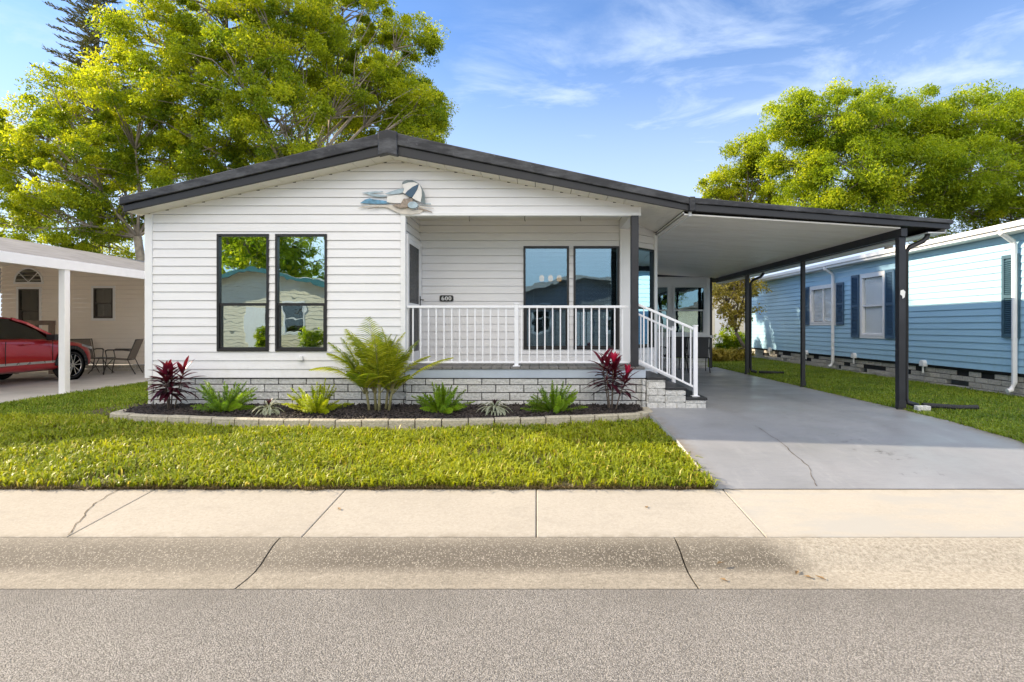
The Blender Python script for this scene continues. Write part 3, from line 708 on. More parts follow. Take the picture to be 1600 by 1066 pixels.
rx0, rx1 = XP(636, RY), 1.40
m = MB(); m.box(rx0, rx1, RY - .022, RY + .022, 1.475, 1.512); m.build('top_rail', M['rail'], pr, bevel=.004)
m = MB(); m.box(rx0, rx1, RY - .016, RY + .016, .645, .675); m.build('bottom_rail', M['rail'], pr, bevel=.004)
xp = XP(807, RY)
rpost(pr, xp, RY - .005, FL, 1.53); 
x = rx0 + .09
while x < rx1 - .02:
    if abs(x - xp) > .06: baluster(pr, x, RY, .675, 1.475)
    x += .1165
def stair_rail(label, y, x0, x1, zt0, zt1, zb0, zb1, zfoot):
    t = thing('stair_railing', label, 'railing', (x1, y, zfoot), 'white railings of the porch steps')
    MB().bar((x0, y, zt0), (x1, y, zt1), .042, .036).build('top_rail', M['rail'], t, bevel=.004)
    MB().bar((x0, y, zb0), (x1, y, zb1), .03, .03).build('bottom_rail', M['rail'], t, bevel=.004)
    rpost(t, x1, y, zfoot, zt1 + .05); 
    n = int((x1 - x0) / .108)
    for k in range(n):
        f = (k + .7) / (n + .3); baluster(t, x0 + (x1-x0)*f, y, zb0 + (zb1-zb0)*f + .01, zt0 + (zt1-zt0)*f - .012)
stair_rail('white handrail on the street side of the porch steps, nearest the camera', 8.45, 1.53, 2.385, 1.525, 1.15, .69, .28, .15)
stair_rail('white handrail on the far side of the porch steps, nearest the house', 9.40, 1.66, 2.29, 1.42, 1.13, .62, .32, .15)

# ------------------------------------------------------------------ number plate, wall art, lamps
np_ = thing('house_number_sign', 'small black oval-ended plaque with white number 600 beside the porch door', 'sign', (XP(698, YR), YR - .02, ZP(466.5, YR)))
m = MB(); hw, hh = .118, .052; pts = []
for cx_, cz_, a0 in ((hw - .03, hh - .03, 0), (-hw + .03, hh - .03, 90), (-hw + .03, -hh + .03, 180), (hw - .03, -hh + .03, 270)):
    for k in range(5): t = R(a0 + k * 22.5); pts.append((cx_ + .03 * math.cos(t), cz_ + .03 * math.sin(t)))
m.prism(pts, -.008, .006); m.build('plaque', M['black'], np_, bevel=.002, local=True)
def zero(cx_):
    m = MB(); N = 28
    o = [(cx_ + .024 * math.cos(2*math.pi*k/N), .034 * math.sin(2*math.pi*k/N)) for k in range(N)]
    i = [(cx_ + .0095 * math.cos(2*math.pi*k/N), .027 * math.sin(2*math.pi*k/N)) for k in range(N)]
    for k in range(N):
        q = (k+1) % N; m.prism([o[k], o[q], i[q], i[k]], -.013, -.0085)
    return m
zero(0).build('digit', M['number_white'], np_, local=True); zero(.058).build('digit', M['number_white'], np_, local=True)
m = MB(); N = 24; c0 = -.058
o = [(c0 + .024 * math.cos(2*math.pi*k/N), -.012 + .022 * math.sin(2*math.pi*k/N)) for k in range(N)]
i = [(c0 + .0095 * math.cos(2*math.pi*k/N), -.012 + .014 * math.sin(2*math.pi*k/N)) for k in range(N)]
for k in range(N): q = (k+1) % N; m.prism([o[k], o[q], i[q], i[k]], -.013, -.0085)
for k in range(8):
    t0, t1 = R(200 - k*16), R(184 - k*16)
    def pp(t, r, s): return (c0 + .004 + r * math.cos(t), -.008 + s * math.sin(t))
    m.prism([pp(t0, .028, .042), pp(t1, .028, .042), pp(t1, .015, .036), pp(t0, .015, .036)], -.0132, -.0086)
m.build('digit', M['number_white'], np_, local=True)

art = thing('wall_sculpture', 'painted metal beach scene with striped parasol and blue waves on the gable', 'wall art', (XP(618, YW - .05), YW - .03, ZP(318, YW - .05)))
def AP(px, py): return ((px - 618) * (YW - .05) / K, -(py - 318) * (YW - .05) / K)
def azoom(x, y): return AP(540 + x / 10, 260 + y / 10)
def ashape(name, pts, mat, d, th=.012):
    m = MB(); m.prism([azoom(*p) for p in pts], d - th, d); m.build(name, M[mat], art, bevel=.003, local=True)
ashape('wave', [(220,575),(300,520),(370,498),(440,515),(560,530),(700,545),(730,565),(640,582),(480,588),(330,580)], 'artblue', -.005)
ashape('wave', [(255,412),(350,398),(460,390),(580,388),(585,400),(470,412),(400,430),(520,440),(640,455),(640,470),(520,478),(430,468),(350,440)], 'artpale', -.002)
ashape('wave', [(615,430),(690,400),(780,372),(860,350),(920,345),(930,400),(860,425),(760,440),(660,440)], 'artpale', -.018)
ashape('sand', [(185,655),(260,622),(380,610),(520,605),(740,600),(870,610),(960,640),(1100,680),(1250,672),(1150,740),(1000,752),(860,745),(760,700),(640,640),(400,625)], 'artsand', -.001)
ashape('surf', [(640,560),(650,470),(760,450),(900,440),(1000,480),(960,560),(880,580),(740,575)], 'artwhite', -.010)
ashape('parasol_panel', [(890,295),(900,250),(960,222),(1040,225),(1110,250),(1160,285),(1080,258),(990,262)], 'artgrey', -.045)
ashape('parasol_panel', [(890,296),(990,263),(1080,259),(1155,285),(1060,330),(980,390),(940,440),(905,420),(925,360)], 'artwhite', -.050)
ashape('parasol_panel', [(940,440),(980,391),(1060,331),(1155,286),(1130,370),(1090,440),(1045,500),(990,480)], 'artnavy', -.055)
ashape('parasol_panel', [(1046,500),(1091,440),(1131,370),(1158,287),(1195,370),(1200,460),(1180,570),(1110,540)], 'artwhite', -.050)
ashape('parasol_panel', [(1160,285),(1200,340),(1240,430),(1250,570),(1220,590),(1180,570),(1201,460),(1196,370)], 'artgrey', -.045)
ashape('basket', [(880,560),(910,510),(1000,505),(1060,500),(1040,580),(980,640),(900,660),(850,660),(735,610),(790,590),(860,600)], 'artbrown', -.030)
ashape('beach_ball', [(1060 + 80*math.cos(2*math.pi*k/16), 615 + 55*math.sin(2*math.pi*k/16)) for k in range(16)], 'artpale', -.040, .03)
ashape('driftwood', [(1140,640),(1230,670),(1355,712),(1350,722),(1220,690),(1130,660)], 'artbrown', -.012)
ashape('driftwood', [(1150,620),(1270,640),(1380,650),(1380,660),(1260,655),(1150,640)], 'artsand', -.016)
ashape('driftwood', [(340,662),(440,640),(520,630),(520,640),(440,652),(345,670)], 'artbrown', -.014)
ashape('wave', [(1220,575),(1335,580),(1335,596),(1220,592)], 'artpale', -.008)

for k, px in enumerate((846.5, 860.2, 873.8)):
    y = 11.4; t = thing('pendant_lamp', ('lit amber pendant shade behind the left porch window, nearest the door', 'lit amber pendant shade behind the left porch window, middle of three', 'lit amber pendant shade behind the left porch window, nearest the railing end')[k], 'lamp', (XP(px, y), y, ZP(435, y)), 'pendant lamps over the dining table')
    MB().lathe([(.028, .062), (.046, .03), (.05, -.01), (.042, -.05), (.030, -.062)], (0, 0, 0), n=14).build('lamp_shade', M['lampglow'], t, smooth=True, local=True)
    MB().tube([(0, 0, .06), (0, 0, 2.84 - ZP(435, y))], .004, 6).build('cord', M['black'], t, local=True)
dt = thing('dining_table', 'dark dining table inside the porch windows', 'table', (.55, 11.4, FL))
MB().box(-.75, .75, -.45, .45, .72, .76).build('tabletop', M['wood'], dt, bevel=.005, local=True)
for sx in (-1, 1):
    for sy in (-1, 1): MB().box(sx*.68 - .03, sx*.68 + .03, sy*.38 - .03, sy*.38 + .03, 0, .72).build('leg', M['wood'], dt, local=True)

# ------------------------------------------------------------------ carport
cp = thing('carport', 'open white-ceilinged carport with charcoal beam and posts over the grey driveway', 'carport', (4.1, 12, 0))
CB = 16.2
m = MB(); m.prism(band(E[2], E[3], 0, .45), YF - .03, YF + .06); m.build('roof_edge', M['weathered'], cp, bevel=.01)
m = MB(); m.prism(band((E[2][0] + .05, E[2][1] - .003, E[2][2]), (E[3][0] - .03, E[3][1], E[3][2]), .46, 1), YF, YF + .04); m.build('fascia', M['charcoal'], cp, bevel=.004)
m = MB(); m.box(E[2][0] - .035, E[2][0] + .045, YF - .05, YF + .04, E[2][2] - .004, E[2][1] + .006); m.build('fascia_joint', M['weathered'], cp, bevel=.006)
XB = 5.30; ZB = ZP(371, 8.2)
def ceil(x): return 2.80 + (x - B[2][0]) * (2.605 - 2.80) / (XB - B[2][0])
m = MB(); y = YF + .06; k = 0
while y < CB + .2:
    m.prism([(XR + .02, ceil(XR+.02)), (XB - .05, ceil(XB - .05)), (XB - .05, ceil(XB-.05) + .02), (XR + .02, ceil(XR+.02) + .02)], y, y + .286)
    m.box(XR + .02, XR + .03, y, y + .29, ceil(XR + .02), ceil(XR+.02) + .1)
    y += .30
m.build('ceiling_pans', M['pan'], cp)
m = MB(); m.prism([(XR + .02, ceil(XR) + .045), (T[3][0] - .06, ceil(T[3][0]) + .045), (T[3][0] - .06, ceil(T[3][0]) + .06), (XR + .02, ceil(XR) + .06)], YF + .05, CB + 2); m.build('pan_joints', M['dark'], cp)
m = MB(); m.prism([(T[2][0] + .005, T[2][1] - .003), (T[3][0], T[3][1]), (T[3][0], T[3][1] - .05), (T[2][0] + .005, T[2][1] - .06)], YF + .062, CB + 2); m.build('roof', M['roofcoat'], cp)
m = MB(); m.box(XB - .045, XB + .045, YF + .05, CB + .1, ZB, 2.615); m.build('beam', M['charcoal'], cp, bevel=.004)
m = MB(); m.box(XB + .35, T[3][0] - .05, YF + .06, CB + 1.5, 2.545, 2.56); m.box(T[3][0] - .06, T[3][0] - .045, YF + .06, CB + 1.5, 2.54, 2.66); m.build('gutter', M['trim'], cp)
m = MB(); m.box(B[2][0] - .02, B[2][0] + .02, YF + .05, 10.3, ceil(B[2][0]) - .012, B[2][1] + .01); m.build('ceiling_edge_trim', M['trim'], cp)
posts = [(8.2, .048), (11.2, .036), (14.16, .042)]
for i, (y, w) in enumerate(posts):
    z0 = 0
    p = MB(); p.box(XB - w, XB + w, y - w, y + w, z0, ZB - .001); po = p.build('post', M['post'], cp, bevel=.006)
    q = MB(); q.box(XB - w - .045, XB + w + .045, y - w - .03, y - w, 0, .012); q.box(XB - w - .006, XB + w + .006, y - w - .006, y - w - .001, .0, .12); q.build('base_bracket', M['plasticblack'], po)
    if i == 0:
        po['label'] = 'thick near carport post with a torn scrap of white paper'
        q = MB(); q.prism([(XB - .035, 1.66), (XB - .005, 1.64), (XB + .0, 1.60), (XB + .03, 1.62), (XB + .04, 1.70), (XB + .012, 1.73), (XB - .03, 1.72)], y - w - .004, y - w - .001); q.build('torn_paper', M['paper'], po)
    if i in (0, 2):
        xd = XB + w + .045; d = MB()
        d.tube([(XB + .42, y + .02, 2.60), (XB + .40, y + .02, 2.50), (XB + .34, y + .02, 2.44), (xd + .06, y + .02, 2.36), (xd, y + .02, 2.28), (xd, y + .02, .16), (xd + .02, y, .09), (xd + .13, y - .06, .05)], .035, 10)
        d.build('downspout', M['charcoal'], cp, smooth=True)
for y, L, lab in ((8.2, 1.0, 'black corrugated drain pipe lying in grass beside the near carport post'), (14.16, .8, 'black drain pipe lying in grass beside the rear carport post')):
    t = thing('drain_pipe', lab, 'pipe', (XB + .28, y - .06, .03), 'drain pipes at the carport posts')
    pts = [(0, 0, .03), (.2, -.02, .02), (.45, -.10, .01), (L * .7, -.12, .015)]
    m = MB(); n = 60; P = []
    for k in range(n):
        f = k / (n - 1) * 3; i = min(2, int(f)); f -= i; P.append(Vector(pts[i]).lerp(Vector(pts[i + 1]), f))
    m.tube(P, [.034 + (.005 if k % 2 else 0) for k in range(n)], 10); m.build('corrugated_tube', M['plasticblack'], t, local=True)
sp = thing('concrete_brick', 'loose white concrete brick at the foot of the near carport post', 'brick', (XB + .17, 7.98, .0))
MB().box(-.09, .09, -.05, .05, -.02, .075).build('brick', M['block'], sp, bevel=.008, local=True)

# sunroom at the back of the carport
sr = thing('sunroom', 'white windowed sunroom closing the back end of the carport', 'sunroom', (3.5, 18, 0))
sx1 = XP(1106, CB)
W1 = (XP(1000, CB), XP(1046, CB), ZP(524, CB), ZP(446, CB)); W2 = (XP(1051, CB), XP(1103, CB), ZP(524, CB), ZP(446, CB))
m = MB(); siding(m, [(XR, .30), (sx1, .30), (sx1, 2.62), (XR, 2.62)], (0, CB, 0), fx, fn, [W1, W2], z0=.30, pitch=.11); siding(m, [(CB, .3), (20, .3), (20, 2.62), (CB, 2.62)], (sx1, 0, 0), (0, 1, 0), (1, 0, 0), z0=.3); m.build('wall', M['siding'], sr)
m = MB(); blocks(m, XR, sx1, -.05, .295, (0, CB + .012, 0), fx, fn, seed=9, L=.4, h=.115); m.build('skirting', M['block'], sr)
for w in (W1, W2): window(sr, *w, (0, CB, 0), fx, fn, frame='trim', glass='porchglass', fw=.06, rail=.5, dark=True)
m = MB(); m.box(XR, sx1 + .12, CB - .12, CB - .02, ZP(528, CB), ZP(524, CB)); m.build('sill', M['trim'], sr, bevel=.005)
MB().box(sx1 - .05, sx1 + .05, CB - .03, CB + .05, .3, 2.6).build('corner_trim', M['trim'], sr)
MB().box(sx1 + .055, sx1 + .12, CB - .02, CB + .05, 0, 2.6).build('corner_post', M['charcoal'], sr)

# ------------------------------------------------------------------ patio furniture
def patio_chair(label, loc, rz, fabric, group, tone='bronze', s=1.0):
    t = thing('patio_chair', label, 'chair', loc, group); t.rotation_euler = (0, 0, rz); t.scale = (s,) * 3
    # faces -Y (local)
    m = MB(); m.add([(-.25,-.25,.42),(.25,-.25,.42),(.25,.22,.38),(-.25,.22,.38),(-.25,-.25,.405),(.25,-.25,.405),(.25,.22,.365),(-.25,.22,.365)], [(0,1,2,3),(7,6,5,4),(0,4,5,1),(1,5,6,2),(2,6,7,3),(3,7,4,0)]); m.build('seat', M[fabric], t, local=True)
    m = MB(); m.add([(-.25,.22,.40),(.25,.22,.40),(.24,.40,.90),(-.24,.40,.90),(-.25,.235,.40),(.25,.235,.40),(.24,.415,.90),(-.24,.415,.90)], [(0,1,2,3),(7,6,5,4),(0,4,5,1),(1,5,6,2),(2,6,7,3),(3,7,4,0)]); m.build('backrest', M[fabric], t, local=True)
    for sx in (-1, 1):
        x = sx * .27
        MB().tube([(x, -.24, .64), (x, -.27, .62), (x, -.24, .45), (x, -.31, .0)], .013, 8).build('leg', M[tone], t, smooth=True, local=True)
        MB().tube([(x, .41, .92), (x, .22, .40), (x, .30, .20), (x, .40, .0)], .013, 8).build('leg', M[tone], t, smooth=True, local=True)
        MB().tube([(x, -.28, .62), (x, -.22, .65), (x, .10, .645), (x, .30, .62)], .018, 8).build('armrest', M[tone], t, smooth=True, local=True)
    m = MB(); m.tube([(-.27, .41, .91), (.27, .41, .91)], .013, 8); m.tube([(-.27, -.25, .41), (.27, -.25, .41)], .013, 8); m.tube([(-.27, .22, .385), (.27, .22, .385)], .013, 8); m.build('frame', M[tone], t, smooth=True, local=True)
    return t
G1 = 'folding chairs on the left neighbour\'s patio'
zL = lerp(LAWN_L, 15) + .012
patio_chair('taupe folding sling chair beside the white corner of the number 600 home', (XP(190, 15.0), 15.0, zL), R(-72), 'mesh_fabric', G1)
patio_chair('taupe folding sling chair half hidden behind the red car bonnet', (XP(136, 15.4), 15.4, zL), R(60), 'mesh_fabric', G1)
t = thing('side_table', 'low folding side table between two taupe patio chairs', 'table', (XP(158, 15.2), 15.2, zL))
MB().box(-.24, .24, -.22, .22, .40, .42).build('tabletop', M['bronze'], t, bevel=.004, local=True)
for sx in (-1, 1):
    MB().tube([(sx*.2, -.2, .40), (-sx*.05+sx*.2, 0, .2), (sx*.2, .2, 0)], .011, 6).build('leg', M['bronze'], t, local=True)
    MB().tube([(sx*.2, .2, .40), (sx*.2-sx*.05, 0, .2), (sx*.2, -.2, 0)], .011, 6).build('leg', M['bronze'], t, local=True)
G2 = 'patio chairs at the back of the carport'
patio_chair('dark sling patio chair at the sunroom corner, beside the back lawn', (XP(1089, 14.9), 14.9, 0), R(172), 'mesh_dark', G2, 'black')
patio_chair('dark sling patio chair seen behind the step handrail, under the sunroom windows', (XP(1052, 15.2), 15.2, 0), R(185), 'mesh_dark', G2, 'black')

# ------------------------------------------------------------------ left neighbour
ln = thing('mobile_home', 'tan sided home with white carport roof, left of the white home', 'house', (-12, 16, -.08))
ex = -8.9; ez0, ez1 = 2.27, 2.455; rx, rz = -13.4, 3.40; yf = 8.05; yb = 25
YN = 16.0
nw = [(XP(30, YN), XP(62, YN), ZP(520, YN), ZP(452, YN)), (XP(147, YN), XP(177, YN), ZP(497.5, YN), ZP(450.5, YN))]
def nund(x): return ez0 + .04 + (ex - x) * (rz - ez1) / (ex - rx)
m = MB(); siding(m, [(-15.2, .12), (-9.3, .12), (-9.3, nund(-9.3)), (rx, nund(rx)), (-15.2, nund(rx) - .3)], (0, YN, 0), fx, fn, nw, z0=.12, pitch=.125, lip=.02, groove=.022); m.build('wall', M['tan_siding'], ln)
m = MB(); siding(m, [(9.0, .12), (YN, .12), (YN, 2.9), (9.0, 2.9)], (-15.3, 0, 0), (0, 1, 0), (1, 0, 0), z0=.12); siding(m, [(-18.2, .12), (-15.3, .12), (-15.3, 2.9), (-18.2, 2.3)], (0, 9.0, 0), fx, fn, z0=.12); siding(m, [(YN, .12), (yb-.4, .12), (yb-.4, 2.3), (YN, 2.3)], (-9.3, 0, 0), (0, 1, 0), (1, 0, 0), z0=.12); m.build('wall', M['tan_siding'], ln)
m = MB(); blocks(m, -15.2, -9.3, -.12, .115, (0, YN + .012, 0), fx, fn, seed=13); m.build('skirting', M['oldblock'], ln)
for w in nw: window(ln, *w, (0, YN, 0), fx, fn, frame='bronze', glass='dullglass', fw=.03, rail=.5, trim='trim')
m = MB(); ac = (XP(46, YN), ZP(441, YN)); N = 14                    # fan light over the door-height window
o = [(ac[0] + .37 * math.cos(math.pi*k/N), ac[1] + .37 * math.sin(math.pi*k/N)) for k in range(N + 1)]
m.prism(o, YN - .03, YN - .016); fl = m.build('fan_window', M['dullglass'], ln)
MB().prism([(ac[0] + .36 * math.cos(math.pi*k/N), ac[1] + .36 * math.sin(math.pi*k/N)) for k in range(N + 1)], YN - .014, YN - .010).build('window_recess', M['dark'], fl)
m = MB()
for k in range(N):
    a, b = o[k], o[k+1]; f = 1.12
    m.prism([a, b, (ac[0]+(b[0]-ac[0])*f, ac[1]+(b[1]-ac[1])*f), (ac[0]+(a[0]-ac[0])*f, ac[1]+(a[1]-ac[1])*f)], YN - .045, YN - .01)
for t in (45, 90, 135): m.bar((ac[0], YN - .036, ac[1]), (ac[0] + .37*math.cos(R(t)), YN - .036, ac[1] + .37*math.sin(R(t))), .018, .018)
m.box(ac[0] - .42, ac[0] + .42, YN - .045, YN - .01, ac[1] - .05, ac[1]); m.build('frame', M['trim'], fl)
m = MB(); m.box(ex - .03, ex + .02, yf, yb, ez0, ez1); m.build('fascia', M['trim'], ln, bevel=.006)
m = MB(); m.prism([(ex - .02, ez1 + .002), (rx, rz + .03), (-18.3, 2.40), (-18.3, 2.33), (rx, rz - .06), (ex - .02, ez1 - .06)], yf - .02, yb + .02); m.build('roof', M['greyroof'], ln)
m = MB(); m.prism([(ex - .03, ez0 + .03), (rx, nund(rx)), (-15.3, nund(rx) - .4), (-15.3, nund(rx) - .38), (rx, nund(rx) + .02), (ex - .03, ez0 + .05)], yf + .1, YN + .1); m.build('ceiling', M['soffit'], ln)
m = MB(); m.prism([(ex, ez0), (ex, ez1), (rx, rz), (-18.3, 2.36), (-18.3, 2.2), (rx, rz - .18)], yf, yf + .05); m.build('gable_fascia', M['trim'], ln)
pz = lerp(LAWN_L, 10.7)
for y in (10.7,):
    x = XP(100.5, 10.7); MB().box(x - .062, x + .062, y - .062, y + .062, pz, ez0 + .02).build('carport_post', M['trim'], ln, bevel=.01)
wr = thing('wooden_railing', 'weathered brown wooden railing in front of the tan house door', 'railing', (XP(50, 15), 15, zL))
MB().box(XP(20, 15), XP(85, 15), 14.96, 15.04, ZP(508, 15), ZP(501, 15)).build('top_rail', M['wood'], wr)
for px in (24, 81): MB().box(XP(px, 15) - .05, XP(px, 15) + .05, 14.95, 15.05, zL, ZP(508, 15)).build('railing_post', M['wood'], wr)
MB().box(XP(20, 15), XP(85, 15), 14.98, 15.02, ZP(535, 15), ZP(530, 15)).build('mid_rail', M['wood'], wr)

# ------------------------------------------------------------------ red car
car = thing('parked_car', 'shiny red compact crossover parked under the left neighbour\'s carport', 'car', (-11.0, 14.2, zL)); car.rotation_euler = (0, 0, R(90))
def cl(mb, name, mat, parent=None, **k): return mb.build(name, M[mat], parent or car, local=True, **k)
# local: nose at x=0, tail at x=-4.35, near side y=0, far side y=1.8
CW = 1.80
def cring(x, zs, ins):                           # section: list of (z, inset from side)
    a = [(x, i, z) for z, i in zip(zs, ins)]; b = [(x, CW - i, z) for z, i in zip(zs, ins)]
    return a + b[::-1]
body = [(-.02,(.28,.40,.55,.66,.74),(.30,.24,.24,.28,.36)), (-.12,(.24,.38,.60,.74,.82),(.16,.12,.12,.18,.30)), (-.35,(.22,.36,.62,.84,.90),(.06,.03,.03,.10,.24)), (-.8,(.22,.36,.64,.90,.955),(.02,.0,.0,.07,.22)),
        (-1.25,(.22,.36,.66,.95,1.0),(.03,.01,.0,.07,.20)), (-1.6,(.22,.36,.66,.97,1.02),(.05,.03,.01,.06,.12)), (-2.4,(.22,.36,.66,.98,1.02),(.06,.04,.01,.05,.10)), (-3.3,(.24,.38,.68,1.0,1.04),(.05,.03,.0,.06,.10)),
        (-3.9,(.26,.40,.70,1.0,1.06),(.06,.03,.02,.08,.14)), (-4.25,(.34,.46,.70,.98,1.04),(.14,.10,.09,.14,.22)), (-4.35,(.42,.5,.7,.92,.98),(.28,.22,.2,.24,.3))]
b = cl(MB().loft([cring(*r) for r in body]), 'body', 'redpaint', smooth=True)
sub = b.modifiers.new('sub', 'SUBSURF'); sub.levels = 1; sub.render_levels = 2
green = [(-1.05,(.94,.96),(.16,.22)), (-1.35,(.97,1.12),(.13,.24)), (-1.75,(.98,1.32),(.11,.27)), (-2.1,(1.0,1.42),(.10,.29)), (-2.6,(1.0,1.45),(.10,.30)), (-3.3,(1.0,1.42),(.11,.31)), (-3.9,(1.02,1.28),(.14,.33)), (-4.2,(1.02,1.08),(.2,.34))]
cl(MB().loft([cring(*r) for r in green]), 'cabin_glass', 'carglass')
m = MB(); rf = [(-1.95,1.395,.27),(-2.1,1.425,.28),(-2.6,1.462,.29),(-3.3,1.435,.30),(-3.95,1.30,.31)]
m.loft([[(x, i, z), (x, i + .12, z + .035), (x, CW/2, z + .05), (x, CW-i-.12, z+.035), (x, CW-i, z), (x, CW-i-.12, z-.01), (x, i+.12, z-.01)] for x, z, i in rf]); cl(m, 'roof', 'redpaint', smooth=True)
for sy in (0, 1):
    f = lambda y: CW - y if sy else y
    m = MB(); m.bar((-1.02, f(.15), .95), (-1.78, f(.255), 1.335), .05, .05); m.bar((-1.78, f(.255), 1.335), (-2.1, f(.28), 1.43), .05, .05); m.bar((-2.62, f(.11), 1.01), (-2.6, f(.285), 1.44), .09, .03); cl(m, 'pillar', 'plasticblack' if sy else 'redpaint')
    m = MB(); m.loft([[(x, f(i - .006), z) for x, i, z in ((-1.0, .10, .30), (-1.0, .05, .42), (-1.0, .09, .42), (-1.0, .14, .30))], [(x, f(i - .006), z) for x, i, z in ((-3.0, .10, .30), (-3.0, .03, .42), (-3.0, .09, .42), (-3.0, .14, .30))]]); cl(m, 'sill_cladding', 'plasticblack')
    m = MB(); m.bar((-1.15, f(.012), .46), (-2.95, f(.014), .46), .012, .05); cl(m, 'sill_trim', 'silver')
    m = MB(); m.obox((-1.42, f(-.06), 1.02), (.10, 0, 0), (0, .10, 0), (0, 0, .065)); m.bar((-1.36, f(.08), .98), (-1.4, f(-.02), 1.0), .05, .03); cl(m, 'wing_mirror', 'plasticblack', bevel=.03)
    for hx in (-2.05, -3.05): m = MB(); m.box(hx - .1, hx + .1, f(-.012) - .012, f(-.012) + .012, .86, .89); cl(m, 'door_handle', 'redpaint', bevel=.008)
    for gx in (-1.38, -2.52): m = MB(); m.box(gx - .004, gx + .004, f(.006) - .006, f(.006) + .006, .45, .95); cl(m, 'door_seam', 'plasticblack')
    m = MB(); m.add([(-.02, f(.25), .70), (-.10, f(.13), .76), (-.52, f(.035), .84), (-.50, f(.05), .79), (-.10, f(.12), .69)], [(0, 1, 2, 3, 4)]); cl(m, 'headlight', 'headlamp')
    for wx in (-.86, -3.50):
        m = MB(); rr = [.385, .455]; N = 16
        for k in range(N):
            a0, a1 = math.pi * k / N - .05, math.pi * (k + 1) / N - .05
            m.obox((wx + .42 * math.cos((a0+a1)/2), f(-.006), .345 + .42 * math.sin((a0+a1)/2)), Vector((-math.sin((a0+a1)/2), 0, math.cos((a0+a1)/2))) * .045, (0, .016, 0), Vector((math.cos((a0+a1)/2), 0, math.sin((a0+a1)/2))) * .045)
        cl(m, 'wheel_arch', 'plasticblack', smooth=True)
        m = MB(); m.lathe([(.2, .012), (.38, .012)], (wx, f(-.004) - (.024 if sy == 0 else 0), .35), 'y', 24); cl(m, 'arch_hollow', 'dark')
        yc = f(.09); sgn = 1 if sy else -1
        m = MB(); m.lathe([(.235, -.10), (.31, -.11), (.345, -.08), (.35, 0), (.345, .08), (.31, .11), (.235, .10)], (wx, yc, .35), 'y', 32); wh = cl(m, 'wheel', 'tyre', smooth=True)
        m = MB(); yo = yc + sgn * .105
        m.lathe([(.23, yo - sgn*.01), (.25, yo + sgn*.006), (.25, yo - sgn*.03), (.23, yo - sgn*.03)], (wx, 0, .35), 'y', 32, closed=True)
        for k in range(5):
            for da in (-.16, .16):
                a = 2*math.pi*k/5 + .3 + da
                m.bar((wx + .03*math.cos(a), yo, .35 + .03*math.sin(a)), (wx + .24*math.cos(a + da*.6), yo, .35 + .24*math.sin(a + da*.6)), .02, .034, (0, 1, 0))
        m.lathe([(.045, yo - sgn*.02), (.05, yo + sgn*.012)], (wx, 0, .35), 'y', 16); m.build('rim', M['alloy'], wh, local=True)
        m = MB(); m.lathe([(.228, yo - sgn*.05), (.001, yo - sgn*.05)], (wx, 0, .35), 'y', 24); m.build('brake_disc', M['dark'], wh, local=True)
m = MB(); m.obox((.0, CW/2, .46), (.04, 0, 0), (0, .56, 0), (0, 0, .10)); cl(m, 'front_bumper_grille', 'plasticblack', bevel=.02)

# ------------------------------------------------------------------ blue neighbour
bh = thing('mobile_home', 'long light blue sided home with navy shutters, right of the driveway', 'house', (12, 16, 0))
XBL = 8.2; y0, y1 = 9.2, 22.0; zt, zbt = 2.78, .40; un = (0, 1, 0); nn = (-1, 0, 0)
def YB_(px): return XBL * K / (px - CX)
def ZB_(px, py): return H + (CY - py) * YB_(px) / K
bw = [(YB_(1306), YB_(1268), ZB_(1287, 505), ZB_(1287, 449)), (YB_(1382), YB_(1347), ZB_(1365, 525), ZB_(1365, 430))]
m = MB(); siding(m, [(y0, zbt), (y1, zbt), (y1, zt), (y0, zt)], (XBL, 0, 0), un, nn, bw, z0=zbt, pitch=.125, lip=.016); siding(m, [(XBL, zbt), (16, zbt), (16, zt), (12, zt + .9), (XBL, zt)], (0, y0, 0), fx, fn, z0=zbt, pitch=.125); siding(m, [(-16, zbt), (-XBL, zbt), (-XBL, zt), (-16, zt)], (0, y1, 0), (-1, 0, 0), (0, 1, 0), z0=zbt); m.build('wall', M['blue_siding'], bh)
m = MB(); m.box(XBL + .01, XBL + .1, y0 + .05, bw[1][0] - .01, zbt, zt); m.box(XBL + .01, XBL + .1, bw[0][1] + .01, y1, zbt, zt); m.box(XBL + .04, XBL + .1, y0 + .05, y1, .15, zbt); m.build('wall_core', M['dark'], bh)
for i, w in enumerate(bw): window(bh, *w, (XBL, 0, 0), un, nn, frame='trim', glass='clearglass', fw=.045, rail=0 if i == 0 else .5, mull=1 - i, trim='trim', blind=True, tilt=-1.1)
def shutter(ya, yb_, z0, z1, mat='shutter'):
    m = MB(); m.box(XBL - .05, XBL - .02, ya, ya + .05, z0, z1); m.box(XBL - .05, XBL - .02, yb_ - .05, yb_, z0, z1)
    for z in (z0, (z0+z1)/2 - .03, z1 - .06): m.box(XBL - .05, XBL - .02, ya + .05, yb_ - .05, z, z + .06)
    z = z0 + .07
    while z < z1 - .07:
        m.obox((XBL - .033, (ya+yb_)/2, z), (.012, 0, .012), (0, (yb_-ya)/2 - .05, 0), (.002, 0, -.002)); z += .035
    m.box(XBL - .024, XBL - .018, ya + .04, yb_ - .04, z0, z1); m.build('shutter', M[mat], bh)
shutter(bw[0][1] + .08, bw[0][1] + .42, bw[0][2] - .05, bw[0][3] + .06); shutter(bw[0][0] - .45, bw[0][0] - .08, bw[0][2] - .05, bw[0][3] + .06)
shutter(bw[1][1] + .08, bw[1][1] + .42, bw[1][2] - .05, bw[1][3] + .06); shutter(bw[1][0] - .42, bw[1][0] - .08, bw[1][2] - .05, bw[1][3] + .06)
shutter(YB_(1596), YB_(1569), ZB_(1583, 528), ZB_(1583, 398), 'greenshutter')
